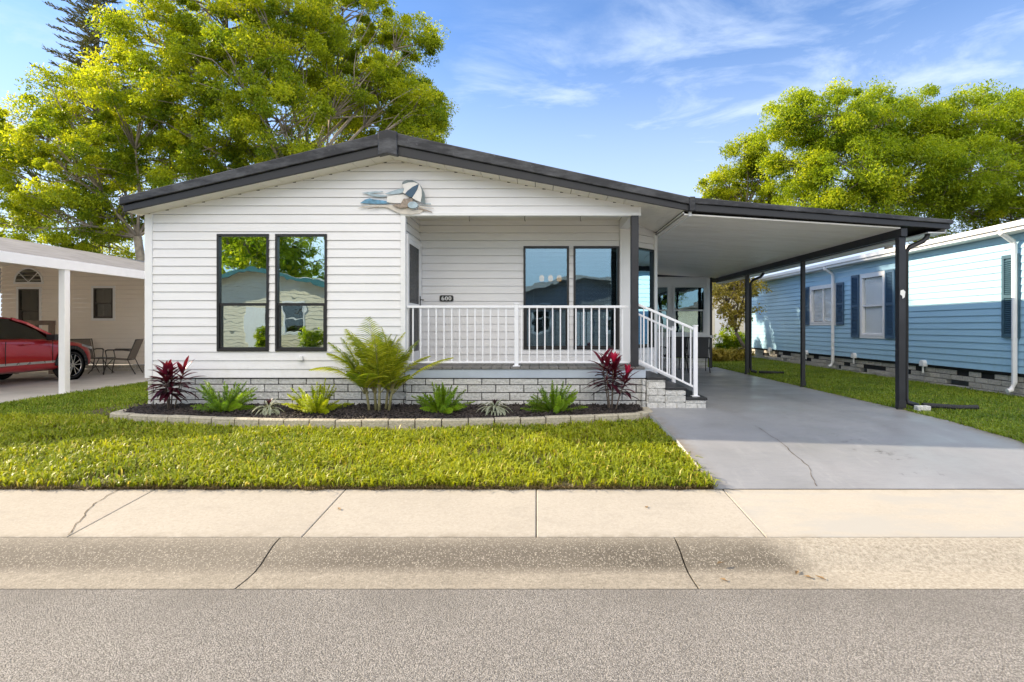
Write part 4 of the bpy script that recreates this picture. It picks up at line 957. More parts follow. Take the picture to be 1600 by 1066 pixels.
m = MB(); m.box(XBL - .30, XBL - .24, y0 - .3, y1 + .3, zt + .0, zt + .14); m.build('fascia', M['trim'], bh, bevel=.006)
m = MB(); m.box(XBL - .24, XBL, y0 - .25, y1 + .3, zt + .0, zt + .015); m.build('soffit', M['soffit'], bh)
m = MB(); m.box(XBL - .345, XBL - .30, y0 - .3, y1 + .3, zt + .06, zt + .15); m.build('gutter', M['trim'], bh, bevel=.008)
m = MB(); m.prism([(XBL - .33, zt + .15), (12.1, zt + 1.0), (16.4, zt + .10), (16.4, zt), (12.1, zt + .9), (XBL - .26, zt + .14)], y0 - .32, y1 + .32); m.build('roof', M['roofcoat'], bh)
m = MB(); m.box(XBL - .03, XBL + .06, y0 - .03, y0 + .09, zbt, zt); m.build('corner_trim', M['trim'], bh)
for px in (1305.5, 1592):
    y = YB_(px); MB().tube([(XBL - .31, y, zt + .07), (XBL - .30, y, zt), (XBL - .10, y, zt - .14), (XBL - .075, y, zt - .2), (XBL - .075, y, .24), (XBL - .13, y, .12), (XBL - .2, y, .1)], .042, 8).build('downspout', M['trim'], bh)
m = MB(); blocks(m, y0, y1, -.05, .36, (XBL + .03, 0, 0), un, nn, L=.30, h=.10, gap=.012, depth=.12, seed=44, skip=lambda r, k: k in (1, 2, 3) and r.random() < .20)
m.build('skirting', M['oldblock'], bh, bevel=.004)
m = MB(); m.box(XBL + .0, XBL + .02, y0, y1, .36, zbt); m.build('shadow_gap', M['dark'], bh)
for px, py in ((1205, 546), (1262, 551), (1337, 556), (1446, 568)):
    y = YB_(px); z = ZB_(px, py); v = MB(); v.prism([(y - .07, z - .06), (y + .07, z - .06), (y + .07, z + .02), (y + .03, z + .07), (y - .03, z + .07), (y - .07, z + .02)], XBL - .09, XBL - .0, 'x'); v.tube([(XBL - .05, y, z - .05), (XBL - .05, y, z - .2)], .02, 8)
    v.build('pipe_cover', M['trim'], bh, bevel=.004)

# ------------------------------------------------------------------ homes across the street (the windows mirror them) and behind
def far_home(label, xm, yw, hwid, zr, ze, wall, edge, roofm, back=-1, depth=12, door=True, kind='mobile_home'):
    t = thing(kind, label, 'house', (xm, yw + back * depth / 2, -.05)); n = (0, -back, 0); u = (1, 0, 0)
    wins = [(xm - hwid * .62, xm - hwid * .62 + .9, .9, 2.3), (xm + hwid * .28, xm + hwid * .28 + .9, .9, 2.3)]
    m = MB(); siding(m, [(xm - hwid, -.05), (xm + hwid, -.05), (xm + hwid, ze), (xm, zr), (xm - hwid, ze)], (0, yw, 0), u, n, wins, z0=-.05, pitch=.16); 
    siding(m, [(yw, -.05), (yw + back*depth, -.05), (yw + back*depth, ze), (yw, ze)] if back > 0 else [(yw - depth, -.05), (yw, -.05), (yw, ze), (yw - depth, ze)], (xm - hwid, 0, 0), (0, 1, 0), (-1, 0, 0), z0=-.05, pitch=.16)
    siding(m, [(yw, -.05), (yw + back*depth, -.05), (yw + back*depth, ze), (yw, ze)] if back > 0 else [(yw - depth, -.05), (yw, -.05), (yw, ze), (yw - depth, ze)], (xm + hwid, 0, 0), (0, 1, 0), (1, 0, 0), z0=-.05, pitch=.16); m.build('wall', M[wall], t)
    for w in wins: window(t, *w, (0, yw, 0), u, n, frame='trim', glass='dullglass', trim='trim')
    s = (zr - ze) / hwid; o = .45; ya, yb_ = sorted((yw - back * .45, yw + back * depth))
    m = MB(); m.prism([(xm - hwid - o, ze - s*o), (xm, zr), (xm + hwid + o, ze - s*o), (xm + hwid + o, ze - s*o + .1), (xm, zr + .12), (xm - hwid - o, ze - s*o + .1)], ya, yb_); m.build('roof', M[roofm], t)
    ye = yw - back * .47; m = MB(); m.prism([(xm - hwid - o, ze - s*o - .08), (xm, zr - .06), (xm + hwid + o, ze - s*o - .08), (xm + hwid + o, ze - s*o + .12), (xm, zr + .14), (xm - hwid - o, ze - s*o + .12)], *sorted((ye, ye + back * .03))); m.build('fascia', M[edge], t)
    m = MB(); m.box(xm - .5, xm + .4, *sorted((yw - back * .03, yw)), .0, 2.1); d = m.build('door', M['trim'], t); m = MB(); m.lathe([(.03, 0), (.03, .05)], (xm + .32, yw - back*.08, 1.0), 'y', 10); m.build('handle', M['silver'], d)
    return t
far_home('cream gabled home with teal roof edge across the street', -12.8, -9.0, 4.4, 3.75, 2.75, 'cream_siding', 'tealroof', 'roofcoat')
far_home('grey gabled home with brown shingles across the street', 2.4, -9.5, 4.2, 3.7, 2.75, 'grey_siding', 'soffit', 'shingle')
far_home('cream gabled home across the street at the far right', 17, -9.5, 4.2, 3.7, 2.75, 'cream_siding', 'trim', 'shingle')
far_home('pale yellow home behind the shrubs at the end of the carport', 10.0, 30, 4.0, 3.6, 2.6, 'cream_siding', 'bronze', 'shingle', back=1)

# ------------------------------------------------------------------ trees
def leaves(C, n, rad, size, flat, rng, drift=0.):
    """n leaves round every clump centre C: diamond leaves, normals tilted to the sky"""
    N = len(C) * n; idx = np.repeat(np.arange(len(C)), n)
    d = rng.normal(size=(N, 3)); d /= np.linalg.norm(d, axis=1)[:, None]; r = rng.random(N) ** .5
    P = C[idx] + d * (r * rad[idx])[:, None] * np.array([1, 1, flat])
    P[:, 2] -= drift * np.linalg.norm(d[:, :2], axis=1) * r * rad[idx]
    a = rng.normal(size=(N, 3)) + np.array([0, 0, -.15]); a += d * .9; a /= np.linalg.norm(a, axis=1)[:, None]
    nrm = rng.normal(size=(N, 3)) * .75 + np.array([-.2, 0, 1.]); b = np.cross(nrm, a); b /= np.linalg.norm(b, axis=1)[:, None] + 1e-9
    s = size * (.6 + .8 * rng.random(N))[:, None]; w = s * .42
    up = np.cross(a, b) * s * .10
    V = np.stack([P - a*s*.5, P + b*w*.5 - a*s*.05 + up, P + a*s*.5, P - b*w*.5 - a*s*.05 + up], 1).reshape(-1, 3)
    F = np.arange(N * 4).reshape(-1, 4)
    return V, F, idx
def tree(name, label, cat, base, fork, lobes, leafmat, barkmat, nclump, nleaf, size, crad, seed, trunk_r=.3, flat=.62, group=None, twigs=True):
    rng = np.random.default_rng(seed); rnd = random.Random(seed)
    t = thing(name, label, cat, base, group); base, fork = Vector(base), Vector(fork)
    m = MB(); mid = base.lerp(fork, .5) + Vector((rnd.uniform(-.2, .2), rnd.uniform(-.2, .2), 0))
    m.tube([base - Vector((0, 0, .1)), base + Vector((0, 0, .35)), mid, fork], [trunk_r*1.5, trunk_r*1.1, trunk_r*.9, trunk_r*.8], 10)
    CC = []; vol = sum(r[3] ** 2 for r in lobes)
    for lx, ly, lz, lr in lobes:
        c = Vector((lx, ly, lz)); L = (c - fork).length
        pts = [fork]; 
        for f in (.3, .6, .85, 1.0):
            pts.append(fork.lerp(c, f) + Vector((rnd.uniform(-1, 1), rnd.uniform(-1, 1), rnd.uniform(-.3, .6) + (1 - f) * .5)) * L * .055)
        r0 = trunk_r * .36; m.tube(pts, [r0, r0*.8, r0*.6, r0*.42, r0*.25], 7)
        k = max(4, int(nclump * lr * lr / vol)); d = rng.normal(size=(k, 3)); d /= np.linalg.norm(d, axis=1)[:, None]
        rr = lr * (.35 + .65 * rng.random(k) ** .45)
        P = np.array([lx, ly, lz]) + d * rr[:, None] * np.array([1, 1, .8]); CC.append(P)
        if twigs:
            for p in P[:: 2]:
                p = Vector(p); s = pts[rnd.choice((2, 3, 4))]; q = s.lerp(p, .55) + Vector((rnd.uniform(-.2, .2), rnd.uniform(-.2, .2), rnd.uniform(-.1, .3)))
                m.tube([s, q, p], [.034, .022, .008], 4)
    m.build('trunk', M[barkmat], t, smooth=True)
    C = np.concatenate(CC); rad = crad * (.45 + 1.1 * rng.random(len(C)) ** 1.3)
    V, F, idx = leaves(C, nleaf, rad, size, flat, rng, .25)
    cv = rng.random(len(C)); v = np.clip(.55 * cv[idx] + .45 * rng.random(len(idx)), 0, 1)
    nmesh('crown', V, F, M[leafmat], t, attr=np.repeat(v, 4))
    return t
def LB(px, py, r, Y, dy=0): return (XP(px, Y + dy), Y + dy, ZP(py, Y + dy), r)
Y = 21.0
tree('oak_tree', 'leaning broad-leaved tree with pale green crown above the tan house roof', 'tree', (XP(250, Y), Y, -.1), (XP(215, Y), Y, ZP(370, Y)),
     [LB(60, 215, 1.6, Y), LB(130, 165, 1.8, Y, 1), LB(215, 150, 1.7, Y), LB(120, 260, 1.9, Y, -1), LB(30, 300, 1.5, Y, .5), LB(200, 240, 1.8, Y, 1.5), LB(90, 345, 1.4, Y, -.5), LB(180, 330, 1.6, Y, .5), LB(270, 250, 1.6, Y, 1), LB(-30, 240, 1.7, Y, 1), LB(285, 330, 1.2, Y, 1), LB(10, 360, 1., Y, 0), LB(150, 385, 1.0, Y, 1)],
     'leaf', 'bark2', 450, 340, .108, .50, 3, .17)
Y = 20.0
tree('oak_tree', 'tall spreading yellow-green tree rising behind the white home\'s ridge', 'tree', (XP(470, Y), Y, -.1), (XP(470, Y), Y, ZP(300, Y)),
     [LB(250, 60, 1.77, Y, 0.00), LB(330, 20, 2.10, Y, 0.45), LB(430, -10, 2.17, Y, 0.00), LB(300, 130, 1.77, Y, -0.45), LB(380, 120, 2.01, Y, -0.90), LB(470, 90, 2.10, Y, 0.90), LB(540, 20, 1.85, Y, 2.20), LB(560, 130, 1.77, Y, 1.30), LB(640, 60, 1.21, Y, 3.10), LB(620, 150, 1.61, Y, 2.20), LB(675, 165, 0.89, Y, 1.75), LB(440, 190, 1.77, Y, -0.90), LB(340, 215, 1.61, Y, 0.23), LB(530, 215, 1.45, Y, 3.10), LB(640, 215, 1.29, Y, 2.20), LB(590, 95, 1.9, Y, 4.6), LB(520, 160, 1.9, Y, 4.6), LB(640, 170, 1.6, Y, 4.4), LB(250, 190, 1.21, Y, 0.68), LB(690, 205, 0.65, Y, 2.20), LB(400, 270, 1.61, Y, 0.90), LB(300, 290, 1.29, Y, 0.45)],
     'leaf', 'bark2', 1000, 320, .106, .47, 5, .2)
Y = 27.0
tree('oak_tree', 'wide bright green tree standing behind the blue home at right', 'tree', (XP(1400, Y), Y, -.1), (XP(1390, Y), Y, ZP(310, Y)),
     [LB(1235, 185, 1.5, Y), LB(1290, 185, 1.8, Y, -1), LB(1360, 190, 1.9, Y, 0), LB(1440, 195, 2.0, Y, 1), LB(1520, 190, 2.0, Y), LB(1600, 185, 2.1, Y, 1), LB(1250, 260, 1.7, Y, 1), LB(1330, 265, 2.0, Y, -1), LB(1420, 270, 2.1, Y), LB(1510, 270, 2.2, Y, -1), LB(1600, 280, 2.1, Y), LB(1680, 210, 2.2, Y), LB(1260, 325, 1.6, Y, 1), LB(1360, 330, 1.8, Y), LB(1470, 330, 1.8, Y, 1), LB(1580, 345, 1.6, Y)],
     'leaf2', 'bark2', 900, 360, .124, .68, 8, .22)
Y = 31.0
tree('oak_tree', 'small airy yellow-green tree just above the carport roof', 'tree', (XP(1160, Y), Y, -.1), (XP(1165, Y), Y, ZP(330, Y)),
     [LB(1125, 280, 1.1, Y), LB(1165, 235, 1.1, Y), LB(1150, 290, 1.2, Y, 1), LB(1195, 260, 1.2, Y), LB(1120, 310, .9, Y), LB(1190, 310, 1.2, Y), LB(1180, 220, .7, Y)],
     'leaf', 'bark', 160, 200, .14, .50, 12, .2)
Y = 19.5
tree('small_tree', 'small yellow-leaved tree on the back lawn past the sunroom', 'tree', (XP(1152, Y), Y, 0), (XP(1150, Y), Y, ZP(520, Y)),
     [LB(1135, 470, .55, Y), LB(1150, 440, .6, Y, .4), LB(1125, 445, .5, Y), LB(1170, 450, .5, Y), LB(1145, 490, .5, Y, -.2), LB(1165, 485, .45, Y), LB(1155, 420, .5, Y)],
     'leafyellow', 'bark', 110, 70, .10, .25, 15, .07)
# shrubs that close the back of the gap
def shrub(label, px, Y, w, h, mat, seed, n=40):
    rng = np.random.default_rng(seed); x = XP(px, Y); t = thing('garden_shrub', label, 'shrub', (x, Y, 0), 'shrubs along the back lawn')
    d = rng.normal(size=(n, 3)); d /= np.linalg.norm(d, axis=1)[:, None]; C = np.array([x, Y, h * .5]) + d * np.array([w, w * .6, h * .42]) * (rng.random(n) ** .4)[:, None]
    V, F, idx = leaves(C, 60, np.full(n, .2), .10, .8, rng); nmesh('foliage', V, F, M[mat], t, attr=np.repeat(np.clip(.5*rng.random(n)[idx] + .5*rng.random(len(idx)), 0, 1), 4))
    m = MB()
    for k in range(6): m.tube([(x, Y, 0), tuple(C[k])], [.02, .008], 5)
    m.build('stems', M['bark'], t)
shrub('low yellowish shrub on the back lawn, nearest the sunroom', 1122, 19.0, .35, .45, 'leafyellow', 21)
shrub('low yellowish shrub on the back lawn, beside the rear carport post', 1152, 19.3, .5, .40, 'leafyellow', 22)
for q_, (sx_, sy_, lab_) in enumerate(((-12.0, -8.2, 'round shrub in front of the cream home across the street, left of its door'), (-9.9, -8.1, 'round shrub in front of the cream home across the street, under its right window'))):
    shrub(lab_, CX + sx_ * K / sy_, sy_, .6, 1.3, 'leaf2', 70 + q_, 45)
shrub('taller green shrub at the back lawn under the yellow-leaved tree', 1142, 21.0, .6, 1.2, 'leaf2', 23, 60)
# Norfolk pine far left
def norfolk():
    Y = 34.0; x = XP(150, Y); rng = random.Random(4); t = thing('norfolk_pine', 'tall sparse dark pine with tiered branches behind the trees at left', 'tree', (x, Y, -.1))
    top = 24.0; m = MB(); m.tube([(x, Y, -.1), (x + .1, Y, 10), (x, Y, top)], [.4, .28, .04], 8); V = []; A = []
    z = 9.0
    while z < top:
        L0 = min(3.2, .35 + (top + 1 - z) * .36) * rng.uniform(.8, 1.1)
        for k in range(5):
            a = k * math.pi / 2.5 + rng.uniform(-.5, .5); L = L0 * rng.uniform(.65, 1.15); d = Vector((math.cos(a), math.sin(a), 0)); p0 = Vector((x, Y, z)); P = [p0 + d * (L * f) + Vector((0, 0, .16 * L * f + .06 * L * f * f)) for f in (0, .35, .7, 1)]
            m.tube(P, [.05, .04, .025, .01], 4); n = int(L * 15)
            for q in range(n):
                f = .12 + .88 * (q + rng.random()) / n; c = p0 + d * (L * f) + Vector((0, 0, .16 * L * f + .06 * L * f * f))
                for s in (-1, 1):
                    side = Vector((-d.y, d.x, 0)) * s; l = rng.uniform(.3, .65) * (1.1 - f * .5); e = c + side * l * .7 + d * l * .5 + Vector((0, 0, l * rng.uniform(.1, .5)))
                    dr = (e - c).normalized(); wv = dr.cross(Vector((rng.uniform(-1, 1), rng.uniform(-1, 1), 1))).normalized() * .032
                    V += [c - wv * .5, c + wv * .5, e + wv, e - wv]; A += [rng.random()] * 4
        z += .5
    m.build('trunk', M['bark'], t, smooth=True); nmesh('foliage', np.array([tuple(v) for v in V]), np.arange(len(V)).reshape(-1, 4), M['needle'], t, attr=A)
norfolk()
# trees across the street, mirrored in the windows
for k, (x, y, h, lab) in enumerate(((-17.5, -18, 8.5, 'tall tree behind the cream home across the street'), (-7.2, -15, 9.5, 'tall tree between the homes across the street'), (-26, -22, 10, 'tree far left across the street'), (10.5, -22, 8, 'tree behind the grey home across the street'))):
    rnd = random.Random(50 + k)
    tree('oak_tree', lab, 'tree', (x, y, -.1), (x + .3, y, h * .38), [(x + rnd.uniform(-3, 3), y + rnd.uniform(-2, 2), h * rnd.uniform(.5, .95), rnd.uniform(1.2, 1.9)) for _ in range(15)], 'leaf2', 'bark', 260, 110, .2, .72, 60 + k, .25)

# ------------------------------------------------------------------ flower bed
def bed_y(x): return 7.10 + .62 * ((x + 2.15) / 3.72) ** 2
BX0, BX1 = -5.82, 1.52
xs = np.linspace(BX0, BX1, 40); V = []; F = []
for x in xs:
    for k in range(8):
        f = k / 7; yy = bed_y(x) + (8.42 - bed_y(x)) * f; V.append((x, yy, -.03 + .055 * math.sin(f * 1.7)))
for i in range(39):
    for k in range(7): F.append((i*8+k, i*8+k+1, (i+1)*8+k+1, (i+1)*8+k))
tag(nmesh('flower_bed_soil', V, F, M['mulchsoil'], smooth=True), kind='structure')
def bed_z(x, y):
    f = np.clip((y - bed_y(x)) / (8.42 - bed_y(x)), 0, 1); return -.03 + .055 * np.sin(f * 1.7)
N = 11000; x = RNG.uniform(BX0 + .03, BX1 - .02, N); f = RNG.random(N); yb0 = bed_y(x) + .03; y = yb0 + (8.36 - yb0) * f; z = bed_z(x, y) + RNG.uniform(.0, .022, N)
a = RNG.normal(size=(N, 3)) * np.array([1, 1, .35]); a /= np.linalg.norm(a, axis=1)[:, None]; bb = np.cross(a, RNG.normal(size=(N, 3)) * .4 + np.array([0, 0, 1])); bb /= np.linalg.norm(bb, axis=1)[:, None]; c = np.cross(a, bb)
a *= RNG.uniform(.015, .042, N)[:, None]; bb *= RNG.uniform(.006, .014, N)[:, None]; c *= RNG.uniform(.003, .006, N)[:, None]
P = np.stack([x, y, z], 1); V = np.stack([P-a-bb-c, P+a-bb-c, P+a+bb-c, P-a+bb-c, P-a-bb+c, P+a-bb+c, P+a+bb+c, P-a+bb+c], 1).reshape(-1, 3)
F = (np.arange(N)[:, None, None] * 8 + np.array([(3,2,1,0),(4,5,6,7),(0,1,5,4),(1,2,6,5),(2,3,7,6),(3,0,4,7)])[None]).reshape(-1, 4)
tag(nmesh('mulch_chips', V, F, M['chip']), 'dark brown bark mulch covering the flower bed', 'mulch', kind='stuff')
# edging blocks: each its own thing, laid along the bed's curve
pts = [(BX0 + .02, 8.32), (BX0 - .01, 7.79)] + [(x, bed_y(x)) for x in np.linspace(BX0 + .03, BX1, 80)] + [(BX1 + .05, 7.80), (BX1 + .06, 8.22)]
P = [Vector((p[0], p[1], 0)) for p in pts]; cum = [0]
for p, q in zip(P[:-1], P[1:]): cum.append(cum[-1] + (q - p).length)
def along(s):
    s = max(0, min(cum[-1], s)); i = int(np.searchsorted(cum, s, 'right')) - 1; i = min(i, len(P) - 2); return P[i].lerp(P[i+1], (s - cum[i]) / max(1e-9, cum[i+1] - cum[i]))
ordn = 'first second third fourth fifth sixth seventh eighth ninth tenth eleventh twelfth thirteenth fourteenth fifteenth sixteenth seventeenth eighteenth nineteenth twentieth twenty-first twenty-second twenty-third twenty-fourth twenty-fifth twenty-sixth twenty-seventh twenty-eighth'.split()
nb = 26; L = cum[-1] / nb; rnd = random.Random(3)
def eblock():
    m = MB(); hl, hd = L/2 - .006, .058
    prof_ = [(-hd, -.14), (hd, -.14), (hd, .0), (hd - .012, .012), (-hd + .014, .012), (-hd, -.004)]
    m.prism([(p[0], p[1]) for p in prof_], -hl, hl, 'x'); return m
eb = None
for k in range(nb):
    s = (k + .5) * L; p, q = along(s - L * .5), along(s + L * .5); d = (q - p)
    lab = f'weathered tan edging block, {ordn[k]} from the left end of the flower bed border'
    if eb is None: eb = eblock().build('edging_block', M['edging'], bevel=.006); o = eb
    else: o = eb.copy(); COL.objects.link(o)
    o.location = ((p.x + q.x)/2, (p.y + q.y)/2, .014 + rnd.uniform(-.006, .004)); o.rotation_euler = (0, rnd.uniform(-.01, .01), math.atan2(d.y, d.x)); o.scale = (min(1.0, d.length / L), 1, 1)
    tag(o, lab, 'edging block', 'concrete edging blocks round the flower bed')
def edge_rand(): pass

# leaf strips -----------------------------------------------------
class Strip:
    def __init__(s): s.V = []; s.F = []; s.A = []
    def leaf(s, p, d, L, w, droop, seg=5, fold=.25, v=.5, shape='lance', roll=0., vm=None):
        p = Vector(p); d = Vector(d).normalized(); up = Vector((0, 0, 1))
        side = d.cross(up); side = side.normalized() if side.length > .05 else Vector((1, 0, 0))
        if roll: side = (Matrix.Rotation(roll, 3, d) @ side)
        base = len(s.V); q = p.copy(); dd = d.copy(); step = L / seg
        for k in range(seg + 1):
            f = k / seg
            ww = w * (math.sin(math.pi * min(1, .08 + f * .92)) ** .7 if shape == 'lance' else (1 - f) ** .6 * min(1, f * 6 + .3))
            nrm = side.cross(dd).normalized()
            s.V += [tuple(q - side * ww/2 + nrm * ww * fold), tuple(q), tuple(q + side * ww/2 + nrm * ww * fold)]
            if vm: s.A += [vm[0], vm[1], vm[0]]
            else: s.A += [v] * 3
            q = q + dd * step; dd = (dd + Vector((0, 0, -droop / seg))).normalized()
        for k in range(seg):
            b = base + k * 3; s.F += [(b, b+1, b+4, b+3), (b+1, b+2, b+5, b+4)]
    def build(s, name, mat, parent): return nmesh(name, np.array(s.V), np.array(s.F), M[mat], parent, attr=s.A, smooth=True)
def cordyline(label, px, py, Y, hgt, seed, pink=False):
    rnd = random.Random(seed); x, z = XP(px, Y), float(bed_z(XP(px, Y), Y)); t = thing('cordyline', label, 'plant', (x, Y, z), 'burgundy ti plants in the flower bed')
    S, Pk, m = Strip(), Strip(), MB()
    for c in range(5):
        a = rnd.uniform(0, 6.28); r = rnd.uniform(.02, .14); h = hgt * rnd.uniform(.45, .72); top = Vector((x + r*1.7*math.cos(a), Y + r*math.sin(a), z + h)); b = Vector((x + r*.4*math.cos(a), Y + r*.4*math.sin(a), z - .02))
        m.tube([b, b.lerp(top, .5) + Vector((rnd.uniform(-.02, .02), 0, 0)), top], [.011, .009, .008], 6)
        n = 19
        for k in range(n):
            f = k / n; p = b.lerp(top, .50 + .5 * f); an = k * 2.4 + rnd.uniform(-.3, .3); el = -.15 + 1.25 * f + rnd.uniform(-.15, .15)
            d = Vector((math.cos(an) * math.cos(el), math.sin(an) * math.cos(el), math.sin(el)))
            L = rnd.uniform(.22, .36) * (1.1 - .3 * f); S.leaf(p, d, L, rnd.uniform(.040, .062), .75 - .3 * f, 6, .22, min(1, .12 + .75 * f * rnd.uniform(.5, 1.2)))
        if pink and c < 3:
            for k in range(6):
                an = k * 1.05; el = 1.15 + rnd.uniform(-.1, .25); d = Vector((math.cos(an)*math.cos(el), math.sin(an)*math.cos(el), math.sin(el))); Pk.leaf(top, d, .19, .05, .0, 5, .3, rnd.random())
    m.build('canes', M['wood'], t, smooth=True); S.build('foliage', 'burgundy', t)
    if pink: Pk.build('new_leaves', 'pinkleaf', t)
cordyline('burgundy ti plant at the left corner of the white home', 266, 638, 7.98, .86, 1)
cordyline('burgundy ti plant with hot pink new leaves in front of the black porch post', 955, 636, 7.95, 1.04, 2, True)
def foxtail(label, px, Y, mat, seed, h=.36, w=1.):
    rnd = random.Random(seed); x, z = XP(px, Y), float(bed_z(XP(px, Y), Y)); t = thing('foxtail_fern', label, 'fern', (x, Y, z), 'foxtail ferns in the flower bed'); V = []; A = []
    m = MB()
    for c in range(40):
        a = rnd.uniform(0, 6.28); el = rnd.uniform(.35, 1.45); L = h * rnd.uniform(.8, 1.4); d = Vector((math.cos(a)*math.cos(el)*w, math.sin(a)*math.cos(el), math.sin(el))).normalized()
        p = Vector((x + .05*math.cos(a), Y + .05*math.sin(a), z)); tone = rnd.random(); P = []
        for k in range(9):
            P.append(p.copy()); p = p + d * L / 8; d = (d + Vector((0, 0, -.06 + .02*el))).normalized()
        m.tube(P[::2], .003, 4)
        s1 = d.orthogonal().normalized(); s2 = d.cross(s1)
        for k in range(190):
            f = .10 + .90 * rnd.random(); i = min(7, int(f * 8)); c_ = P[i].lerp(P[i+1], f*8 - i); th = rnd.uniform(0, 6.28); rr = .040 * min(1, (1 - f) * 3.0 + .22)
            o = (s1*math.cos(th) + s2*math.sin(th)) * rr + d * .014; e = c_ + o; wv = o.cross(d).normalized() * .0055
            V += [c_ - wv, c_ + wv, e + wv * .4, e - wv * .4]; A += [min(1, .55 * tone + .45 * rnd.random())] * 4
    m.build('stems', M['cane'], t); nmesh('foliage', np.array([tuple(v) for v in V]), np.arange(len(V)).reshape(-1, 4), M[mat], t, attr=A)
foxtail('green foxtail fern second from left, beside the left burgundy ti plant', 352, 7.86, 'fern', 11, .37, 1.2)
foxtail('yellow-lit foxtail fern under the right front window', 495, 7.72, 'fernsunlit', 12, .34)
foxtail('green foxtail fern just right of the areca palm', 690, 7.78, 'fern', 13, .33)
foxtail('green foxtail fern beside the pink-tipped ti plant', 868, 7.82, 'fern', 14, .35, 1.2)
def striped(label, px, Y, seed):
    rnd = random.Random(seed); x, z = XP(px, Y), float(bed_z(XP(px, Y), Y)); t = thing('variegated_plant', label, 'plant', (x, Y, z), 'white striped rosette plants in the flower bed'); S, Rd = Strip(), Strip()
    for k in range(46):
        a = k * 2.4; el = rnd.uniform(.25, 1.15); d = Vector((math.cos(a)*math.cos(el)*1.2, math.sin(a)*math.cos(el), math.sin(el))); S.leaf((x, Y, z + rnd.uniform(.02, .09)), d, rnd.uniform(.20, .34), rnd.uniform(.026, .036), 2.1, 7, .15, vm=(rnd.uniform(.75, 1), rnd.uniform(0, .25)))
    for k in range(9):
        a = k * 2.4; el = 1.1; Rd.leaf((x, Y, z + .12), Vector((math.cos(a)*math.cos(el), math.sin(a)*math.cos(el), math.sin(el))), .10, .02, .3, 4, .2, rnd.random() * .4)
    S.build('foliage', 'stripe', t); Rd.build('centre_leaves', 'burgundy', t)
striped('white striped rosette plant between the two left foxtail ferns', 420, 7.68, 31)
striped('white striped rosette plant between the two right foxtail ferns', 773, 7.68, 32)
def areca(label, px, Y, seed):
    rnd = random.Random(seed); x, z = XP(px, Y), float(bed_z(XP(px, Y), Y)); t = thing('areca_palm', label, 'palm', (x, Y, z)); S, m = Strip(), MB()
    stems = [(-.16, .0), (-.07, .06), (.02, -.05), (.10, .05), (.17, -.01)]
    for sx, sy in stems: m.tube([(x + sx*.8, Y + sy, z - .03), (x + sx, Y + sy, z + .2), (x + sx*1.25, Y + sy, z + .42)], [.022, .018, .012], 8)
    fr = []
    for sx, sy in stems:
        for k in range(7): fr.append((sx, sy, rnd.uniform(0, 6.28), rnd.uniform(1.1, 1.5), rnd.uniform(.62, .98), .5))
        for k in range(3): fr.append((sx, sy, rnd.uniform(0, 6.28), rnd.uniform(.7, 1.2), rnd.uniform(.35, .6), .9))
    fr += [(-.16, -.03, math.pi + .1, 1.05, .88, 1.2), (-.12, 0, math.pi - .25, 1.2, .85, .9), (.17, -.02, .12, .85, .98, .45), (.14, -.02, -.35, 1.15, .8, .8), (-.03, 0, 1.9, 1.42, 1.08, .3), (-.03, 0, 2.6, 1.3, 1.02, .35)]
    for sx, sy, az, el, L, dr in fr:
        p = Vector((x + sx * 1.2, Y + sy, z + .25)); d = Vector((math.cos(az)*math.cos(el), math.sin(az)*math.cos(el)*.55, math.sin(el))).normalized(); P = []; D = []
        for k in range(15): P.append(p.copy()); D.append(d.copy()); p = p + d * L / 14; d = (d + Vector((math.cos(az) * .03, 0, -.085 * dr))).normalized()
        m.tube(P, [.009 - .0005*k for k in range(15)], 5); tone = rnd.uniform(.1, .8)
        for k in range(58):
            f = .18 + .82 * k / 58; i = min(13, int(f * 14)); c = P[i].lerp(P[i+1], f*14 - i); dd = D[i]; s = 1 if k % 2 else -1
            side = dd.cross(Vector((0, 0, 1))); side = side.normalized() if side.length > .1 else Vector((math.sin(az), -math.cos(az), 0))
            ll = .36 * math.sin(math.pi * min(.97, .22 + (f - .22) * .95)) * L
            S.leaf(c, side * s * 1.0 + dd * .50 + Vector((0, 0, .22)), ll, .021, .9, 4, .15, min(1, max(0, tone + rnd.uniform(-.3, .3))), 'taper', s * rnd.uniform(.5, 1.5))
    m.build('stems', M['cane'], t, smooth=True); S.build('fronds', 'palm', t)
areca('feathery areca palm in the middle of the flower bed', 592, 7.82, 41)

